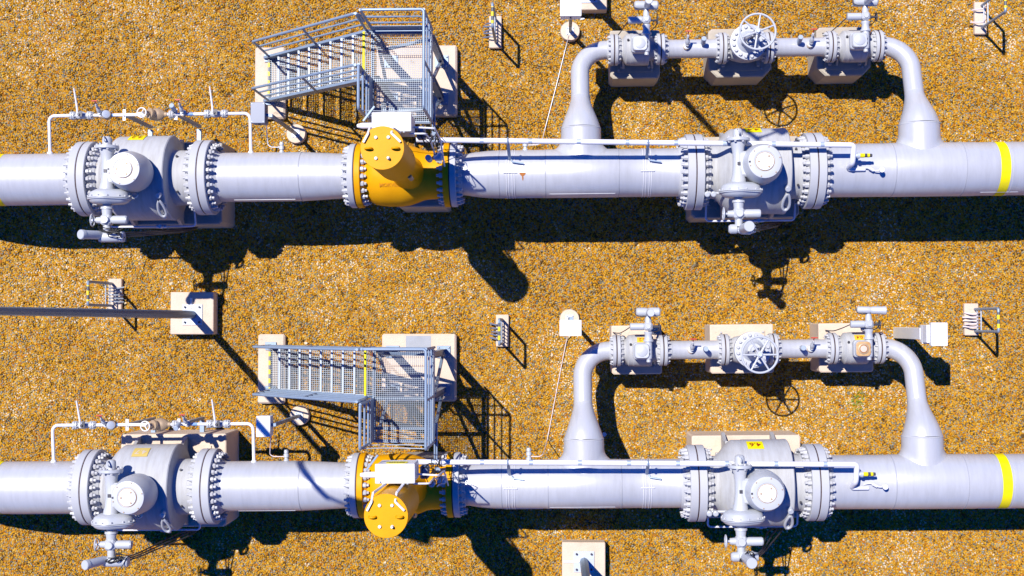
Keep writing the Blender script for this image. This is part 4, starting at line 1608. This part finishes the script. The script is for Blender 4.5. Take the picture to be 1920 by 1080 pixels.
        w_.tube([(xx - .09, -.02, ZM + .412), (xx + .13, -.02, ZM + .412)], .010, 6)
        w_.build('strap', 'tube', t)
    tv = thing('sample_valve', L.loc(s1 + .09, y1_ - .16), L.ang, f'yellow-banded sampling valve ending the thin white pipe on the {ln} pipeline', 'valve', 'sampling valves with yellow handles')
    b = MB()
    b.lathe((-.08, 0, 2.36), (1, 0, 0), [(0, .03), (.05, .035), (.06, .05), (.09, .05), (.1, .03)], 14)
    b.build('body', 'plate', tv)
    b = MB()
    b.cyl((.02, 0, 2.36), (.09, 0, 2.36), .034, n=14)
    b.build('sleeve', 'yellow', tv)
    MB().cyl((.13, 0, 2.36), (.17, 0, 2.36), .032, n=14).build('sleeve', 'yellow', tv)
    b = MB()
    b.cyl((.085, 0, 2.36), (.135, 0, 2.36), .03, n=12)
    b.cyl((.165, 0, 2.36), (.21, 0, 2.36), .027, n=12)
    b.build('handle', 'dark', tv)
    b = MB()
    xq = .0
    b.tube([(.08, -.19, ZM + .46), (.18, -.16, ZM + .50), (.28, -.23, ZM + .49), (.38, -.22, ZM + .54)], .011, 8, bend=.06)
    b.cyl((.39, -.22, ZM + .54), (.39, -.22, ZM + .59), .042, n=18)
    b.cyl((.21, -.18, ZM + .50), (.28, -.22, ZM + .49), .025, n=10)
    b.build('gauge_line', 'tube', tv)
    # --- pressure taps
    tap(L, L.S(d['tapx'][0]), f'stubby white pressure tap between stairs and thin bypass, {ln} pipeline')
    tap(L, L.S(d['tapx'][1]), f'stubby white pressure tap next to the first riser, {ln} pipeline')

# ------------------------------------------------------------------ stairs and slabs
def corner(u, v):
    p = P(u, v, 2.2)
    return p.x, p.y


xu, yu = corner(697.5, 59)
xl, yl = corner(700.5, 656)
stairs(xu, yu, 'galvanised access stairs and railed platform behind the orange valve of the upper pipeline')
stairs(xl, yl, 'galvanised access stairs and railed platform behind the orange valve of the lower pipeline')
for a, b, h, lb in (((706, 85.5), (856.5, 216.7), .22, 'wide concrete slab carrying the platform columns behind the upper pipeline'),
                    ((478, 88.5), (534, 222), .15, 'narrow concrete slab under the foot of the stairs behind the upper pipeline'),
                    ((716, 626), (855, 753), .22, 'wide concrete slab carrying the platform columns behind the lower pipeline'),
                    ((483.6, 626.7), (533.5, 757), .15, 'narrow concrete slab under the foot of the stairs behind the lower pipeline')):
    p, q = P(a[0], a[1], h), P(b[0], b[1], h)
    pad((p.x, p.y), (q.x, q.y), h, lb)

# ------------------------------------------------------------------ instrument boxes on posts
def boxat(fu, fv, tu0, tu1, tv0, tv1, top, label, mat, hgt=.26):
    g = P(fu, fv, .14)
    p, q = P(tu0, tv0, top), P(tu1, tv1, top)
    return post_box(g.x, g.y, (p.x + q.x) / 2, (p.y + q.y) / 2, abs(q.x - p.x), abs(q.y - p.y), top, label, mat, hgt)


boxat(554.7, 250.5, 470.6, 495.7, 192.4, 230, 2.18, 'grey instrument box on a leaning-looking post, beside the upper stairs', 'cabinet_grey')
boxat(561.1, 779.4, 481.2, 505.7, 780.8, 818.6, 2.18, 'white instrument box on a post with a round footing, beside the lower stairs', 'white')
boxat(1069, 58, 1051, 1089.5, -3, 29, 2.18, 'white instrument box on a post with a round footing, near the upper bypass line', 'white')
boxat(1068, 598, 1050, 1089.6, 600.7, 629.3, 2.18, 'white instrument box covering half its round footing, near the lower bypass line', 'white')


def path(*uvz):
    return [P(*p) for p in uvz]


cable(path((1067, 66, .3), (1063, 80, .05), (1042, 165, .04), (1021, 245, .04), (1018, 258, .9), (1014, 268, 1.58), (1008, 271.5, 1.62), (987, 272, 1.62)), 'thin pale conduit from the white box to the upper pipeline beside the riser')
cable(path((1065, 626, .2), (1063, 634, .05), (1046, 720, .04), (1026, 825, .04), (1022, 840, .9), (1018, 852, 1.58), (1012, 856, 1.62), (994, 856, 1.62)), 'thin pale conduit from the white box to the lower pipeline beside the riser', 'pinktube')
cable(path((499, 226, 2.0), (500, 240, 1.8), (502, 271, 1.62), (508, 276, 1.62), (526, 276, 1.62)), 'thin white conduit from the grey box down to the upper pipeline', 'tube')
cable(path((508, 815, 2.0), (507, 830, 1.8), (506, 852, 1.62), (512, 856, 1.62), (534, 856, 1.62)), 'thin white conduit from the white box beside the stairs to the lower pipeline', 'pinktube')

# ------------------------------------------------------------------ test posts
HZ = 1.25
test_post(923.4, 6, 50.5, -1, HZ, 917, 940.6, 30, 90, 'striped test post on a small slab between the upper stairs and the white box')
test_post(936, 599, 646, -1, HZ, 930, 954, 590, 650, 'striped test post on a small slab between the lower stairs and the white box')
test_post(165, 528, 571.5, 1, HZ, 203.5, 227.6, 522.6, 589, 'striped test post on a small slab beside the lying-looking lamp pole')
test_post(1872, 578.5, 622, -1, HZ, 1808, 1835, 569, 629, 'striped test post on a small slab beyond the white kiosk')
test_post(1885, -22, 21.7, -1, HZ, 1827, 1850, 4, 64, 'striped test post on a small slab cut by the photo edge near the red weed', rods=2)

# ------------------------------------------------------------------ lamp posts on concrete blocks
g0 = bpy.data.objects['concrete_slab.002']
pa, pb = P(761, 626, .22), P(808, 665, .22)
pt = MB()
pt.box(((pa.x + pb.x) / 2 - g0.location.x, (pa.y + pb.y) / 2 - .02 - g0.location.y, .2205), (pb.x - pa.x, pa.y - pb.y - .03, .006), ch=.001)
pt.build('repair_patch', 'grey_mortar', g0)
p, q = P(319.8, 547.6, .3), P(400, 627, .3)
cx, cy = (p.x + q.x) / 2, (p.y + q.y) / 2
g = P(361, 590, .3)
lamp(cx, cy, (q.x - p.x, p.y - q.y), (g.x - cx, g.y - cy), 10.2, .35, -.1, ('square concrete block under the lamp pole between the two pipelines', 'tall galvanised lamp post standing between the two pipelines'), (-.02, .30, -.02, .10))
g = P(1095, 1053, .3)
p = P(1053.8, 1016.7, .3)
lamp(p.x + .38, p.y - .38, (.76, .76), (g.x - p.x - .38, g.y - p.y + .38), 10.2, .0, -.4, ('square concrete block cut by the bottom edge of the photo', 'tall galvanised lamp post on the block at the bottom edge of the photo'), (-.36, .0, -.08, .0))
g = P(1101, -14, .3)
p = P(1138, 18, .3)
lamp(p.x - .38, p.y + .38, (.76, .76), (g.x - p.x + .38, g.y - p.y - .38), 10.2, .3, .3, ('square concrete block behind the white box at the top edge of the photo', 'tall lamp post whose shadow crosses the upper bypass line'), (-.3, .0, -.08, .0))

# ------------------------------------------------------------------ white kiosk
g = P(1674, 624, 0)
t = thing('kiosk', (g.x + .10, g.y, 0), 0, 'white metering kiosk with a narrow column and wider head near the second lower riser', 'kiosk')
b = MB()
b.box((0, 0, .78), (.20, .195, 1.66), ch=.006)
b.build('column', 'white', t)
b = MB()
b.box((.06, 0, 1.77), (.30, .29, .36), ch=.006)
b.box((.06, -.012, 1.70), (.305, .30, .012), ch=.002)
hd = b.build('head', 'white', t)
b = MB()
b.box((.083, -.005, 2.0), (.262, .375, .12), ch=.008)
b.build('lid', 'white', hd)

# ------------------------------------------------------------------ weeds and scraps
weed(1612, 741, .11, 'bright green weed below the second lower motorised valve, the upper one of a pair', 34)
weed(1605, 758, .12, 'bright green weed below the second lower motorised valve, the lower one of a pair', 34)
weed(1742, 759, .05, 'small green weed close to the second lower riser', 14)
weed(1811, 684, .055, 'green weed on the open gravel past the second lower riser', 16)
weed(1786, 661, .05, 'tiny green weed beside the end of the kiosk shadow', 10)
weed(1173, 742, .05, 'small green weed inside the bend of the first lower riser', 14)
weed(1596, 1049, .05, 'small green weed on the gravel south of the lower pipeline', 12)
weed(1654, 502, .03, 'tiny green weed on the gravel south of the upper pipeline', 8)
weed(1781, 67, .07, 'dark red weed near the cut-off test post', 20, 'redleaf')
weed(1830, 256, .07, 'dark red weed beside the upper pipeline near the yellow band', 16, 'redleaf')


def scrap(u, v, sx, sy, label, mat, name='scrap', cat='litter'):
    c = P(u, v, 0)
    b = MB()
    rnd = random.Random(int(u + v))
    n = 9
    top = [(sx * (1 + rnd.uniform(-.4, .2)) * math.cos(2 * PI * i / n), sy * (1 + rnd.uniform(-.4, .2)) * math.sin(2 * PI * i / n), .045 + rnd.uniform(-.012, .03)) for i in range(n)]
    b.prism([[(x, y, z - .006) for x, y, z in top], top])
    o = b.build(name, mat)
    o.location = (c.x, c.y, 0)
    return tag(o, label, cat)


scrap(1133, 814, .045, .04, 'crumpled pale blue plastic scrap in the shadow of the first lower riser', 'white', 'plastic_scrap')
scrap(1091, 36, .06, .025, 'white scrap lying beside the round footing near the upper bypass line', 'white', 'paper_scrap')
scrap(574, 643, .035, .03, 'pinkish white scrap on gravel above the lower stair rail', 'pale', 'paper_scrap')
scrap(1115, 25, .03, .03, 'greyish scrap in the shadow of the block at the top edge', 'plate', 'metal_scrap')
scrap(1395, 810, .022, .014, 'white scrap at the edge of the plinth between the lower risers', 'white', 'paper_scrap')

# ------------------------------------------------------------------ ground and gravel
def gravel_color(n, l, fac):
    rp = n.new('ShaderNodeValToRGB')
    rp.color_ramp.interpolation = 'CONSTANT'
    cols = [(0.0, (.10, .052, .012)), (.07, (.185, .165, .115)), (.16, (.27, .25, .19)), (.25, (.38, .285, .11)), (.32, (.33, .15, .008)), (.45, (.50, .225, .005)), (.66, (.55, .285, .009)), (.84, (.38, .12, .005)),
            (.90, (.58, .35, .05)), (.985, (.62, .52, .36))]
    e = rp.color_ramp.elements
    e[0].position, e[0].color = 0, rgb(cols[0][1])
    e[1].position, e[1].color = cols[1][0], rgb(cols[1][1])
    for p_, c_ in cols[2:]:
        x_ = e.new(p_)
        x_.color = rgb(c_)
    l.new(fac, rp.inputs[0])
    return rp.outputs[0]


gm, n, l, b = new_mat('gravel_ground')
geo = n.new('ShaderNodeNewGeometry')
vo = n.new('ShaderNodeTexVoronoi')
vo.inputs['Scale'].default_value = 26
l.new(geo.outputs['Position'], vo.inputs['Vector'])
sep = n.new('ShaderNodeSeparateColor')
l.new(vo.outputs['Color'], sep.inputs[0])
gc = gravel_color(n, l, sep.outputs[0])
dk = n.new('ShaderNodeMixRGB'); dk.blend_type = 'MULTIPLY'; dk.inputs[0].default_value = 1
l.new(gc, dk.inputs[1])
dk.inputs[2].default_value = (.8, .8, .8, 1)
l.new(dk.outputs[0], b.inputs['Base Color'])
b.inputs['Roughness'].default_value = .9
inv = n.new('ShaderNodeMath'); inv.operation = 'SUBTRACT'; inv.inputs[0].default_value = 1
l.new(vo.outputs['Distance'], inv.inputs[1])
bp = n.new('ShaderNodeBump'); bp.inputs['Strength'].default_value = .9; bp.inputs['Distance'].default_value = .03
l.new(inv.outputs[0], bp.inputs['Height'])
l.new(bp.outputs[0], b.inputs['Normal'])
me = bpy.data.meshes.new('ground')
me.from_pydata([(-400, -400, 0), (400, -400, 0), (400, 400, 0), (-400, 400, 0)], [], [(0, 1, 2, 3)])
me.materials.append(gm)
go = bpy.data.objects.new('ground', me)
COL.objects.link(go)
go['kind'] = 'structure'

sm, n, l, b = new_mat('gravel_stone')
oi = n.new('ShaderNodeObjectInfo')
geo = n.new('ShaderNodeNewGeometry')
nz = n.new('ShaderNodeTexNoise'); nz.inputs['Scale'].default_value = .9; nz.inputs['Detail'].default_value = 6; nz.inputs['Roughness'].default_value = .65
l.new(geo.outputs['Position'], nz.inputs['Vector'])
a1 = n.new('ShaderNodeMath'); a1.operation = 'SUBTRACT'; a1.inputs[1].default_value = .5
nz2 = n.new('ShaderNodeTexNoise'); nz2.inputs['Scale'].default_value = .28; nz2.inputs['Detail'].default_value = 3
l.new(geo.outputs['Position'], nz2.inputs['Vector'])
av = n.new('ShaderNodeMixRGB'); av.inputs[0].default_value = .45
l.new(nz.outputs['Fac'], av.inputs[1])
l.new(nz2.outputs['Fac'], av.inputs[2])
l.new(av.outputs[0], a1.inputs[0])
a2 = n.new('ShaderNodeMath'); a2.operation = 'MULTIPLY_ADD'; a2.inputs[1].default_value = 1.4
l.new(a1.outputs[0], a2.inputs[0])
ad = n.new('ShaderNodeMath'); ad.operation = 'ADD'
l.new(oi.outputs['Random'], ad.inputs[0])
l.new(geo.outputs['Random Per Island'], ad.inputs[1])
fr = n.new('ShaderNodeMath'); fr.operation = 'FRACT'
l.new(ad.outputs[0], fr.inputs[0])
l.new(fr.outputs[0], a2.inputs[2])
cl = n.new('ShaderNodeClamp')
l.new(a2.outputs[0], cl.inputs[0])
gc = gravel_color(n, l, cl.outputs[0])
l.new(gc, b.inputs['Base Color'])
b.inputs['Roughness'].default_value = .8
b.inputs['Specular IOR Level'].default_value = .25

ng = bpy.data.node_groups.new('gravel_scatter', 'GeometryNodeTree')
ng.interface.new_socket('Geometry', in_out='INPUT', socket_type='NodeSocketGeometry')
ng.interface.new_socket('Geometry', in_out='OUTPUT', socket_type='NodeSocketGeometry')
N, K = ng.nodes, ng.links
gi, gout = N.new('NodeGroupInput'), N.new('NodeGroupOutput')
dist = N.new('GeometryNodeDistributePointsOnFaces')
dist.inputs['Density'].default_value = 330
K.new(gi.outputs[0], dist.inputs['Mesh'])
ico = N.new('GeometryNodeMeshIcoSphere')
ico.inputs['Radius'].default_value = 1
ico.inputs['Subdivisions'].default_value = 2
sp_ = N.new('GeometryNodeSetPosition')
nv = N.new('ShaderNodeTexNoise'); nv.inputs['Scale'].default_value = 1.1
K.new(ico.outputs[0], sp_.inputs['Geometry'])
vm = N.new('ShaderNodeVectorMath'); vm.operation = 'SUBTRACT'; vm.inputs[1].default_value = (.5, .5, .5)
K.new(nv.outputs['Color'], vm.inputs[0])
K.new(vm.outputs[0], sp_.inputs['Offset'])
mat_ = N.new('GeometryNodeSetMaterial'); mat_.inputs['Material'].default_value = sm
K.new(sp_.outputs[0], mat_.inputs['Geometry'])


def rndvec(lo, hi, seed):
    r = N.new('FunctionNodeRandomValue'); r.data_type = 'FLOAT_VECTOR'
    r.inputs[0].default_value = lo
    r.inputs[1].default_value = hi
    r.inputs['Seed'].default_value = seed
    return r.outputs[0]


# a handful of stones, then many turned copies of the handful
grd = N.new('GeometryNodeMeshGrid')
grd.inputs['Size X'].default_value = .066; grd.inputs['Size Y'].default_value = .066
grd.inputs['Vertices X'].default_value = 3; grd.inputs['Vertices Y'].default_value = 3
jit = N.new('GeometryNodeSetPosition')
K.new(grd.outputs[0], jit.inputs['Geometry'])
K.new(rndvec((-.014, -.014, -.008), (.014, .014, .010), 3), jit.inputs['Offset'])
i1 = N.new('GeometryNodeInstanceOnPoints')
K.new(jit.outputs[0], i1.inputs['Points'])
K.new(mat_.outputs[0], i1.inputs['Instance'])
K.new(rndvec((-.5, -.5, 0), (.5, .5, 6.283), 11), i1.inputs['Rotation'])
K.new(rndvec((.011, .009, .008), (.025, .019, .016), 5), i1.inputs['Scale'])
rl = N.new('GeometryNodeRealizeInstances')
K.new(i1.outputs[0], rl.inputs[0])
ins = N.new('GeometryNodeInstanceOnPoints')
K.new(dist.outputs['Points'], ins.inputs['Points'])
K.new(rl.outputs[0], ins.inputs['Instance'])
K.new(rndvec((-.15, -.15, 0), (.15, .15, 6.283), 2), ins.inputs['Rotation'])
K.new(rndvec((.8, .8, .8), (1.25, 1.25, 1.25), 8), ins.inputs['Scale'])
# sparse larger pebbles on top
d2 = N.new('GeometryNodeDistributePointsOnFaces')
d2.inputs['Density'].default_value = 9
d2.inputs['Seed'].default_value = 4
K.new(gi.outputs[0], d2.inputs['Mesh'])
i2 = N.new('GeometryNodeInstanceOnPoints')
K.new(d2.outputs['Points'], i2.inputs['Points'])
K.new(mat_.outputs[0], i2.inputs['Instance'])
K.new(rndvec((-.4, -.4, 0), (.4, .4, 6.283), 21), i2.inputs['Rotation'])
K.new(rndvec((.022, .018, .012), (.050, .036, .026), 22), i2.inputs['Scale'])
jn = N.new('GeometryNodeJoinGeometry')
K.new(ins.outputs[0], jn.inputs[0])
K.new(i2.outputs[0], jn.inputs[0])
K.new(jn.outputs[0], gout.inputs[0])
me = bpy.data.meshes.new('gravel')
me.from_pydata([(-12.2, -7.2, .006), (10.8, -7.2, .006), (10.8, 8.2, .006), (-12.2, 8.2, .006)], [], [(0, 1, 2, 3)])
me.materials.append(gm)
gv = bpy.data.objects.new('gravel', me)
COL.objects.link(gv)
gv['kind'] = 'stuff'
md = gv.modifiers.new('scatter', 'NODES')
md.node_group = ng
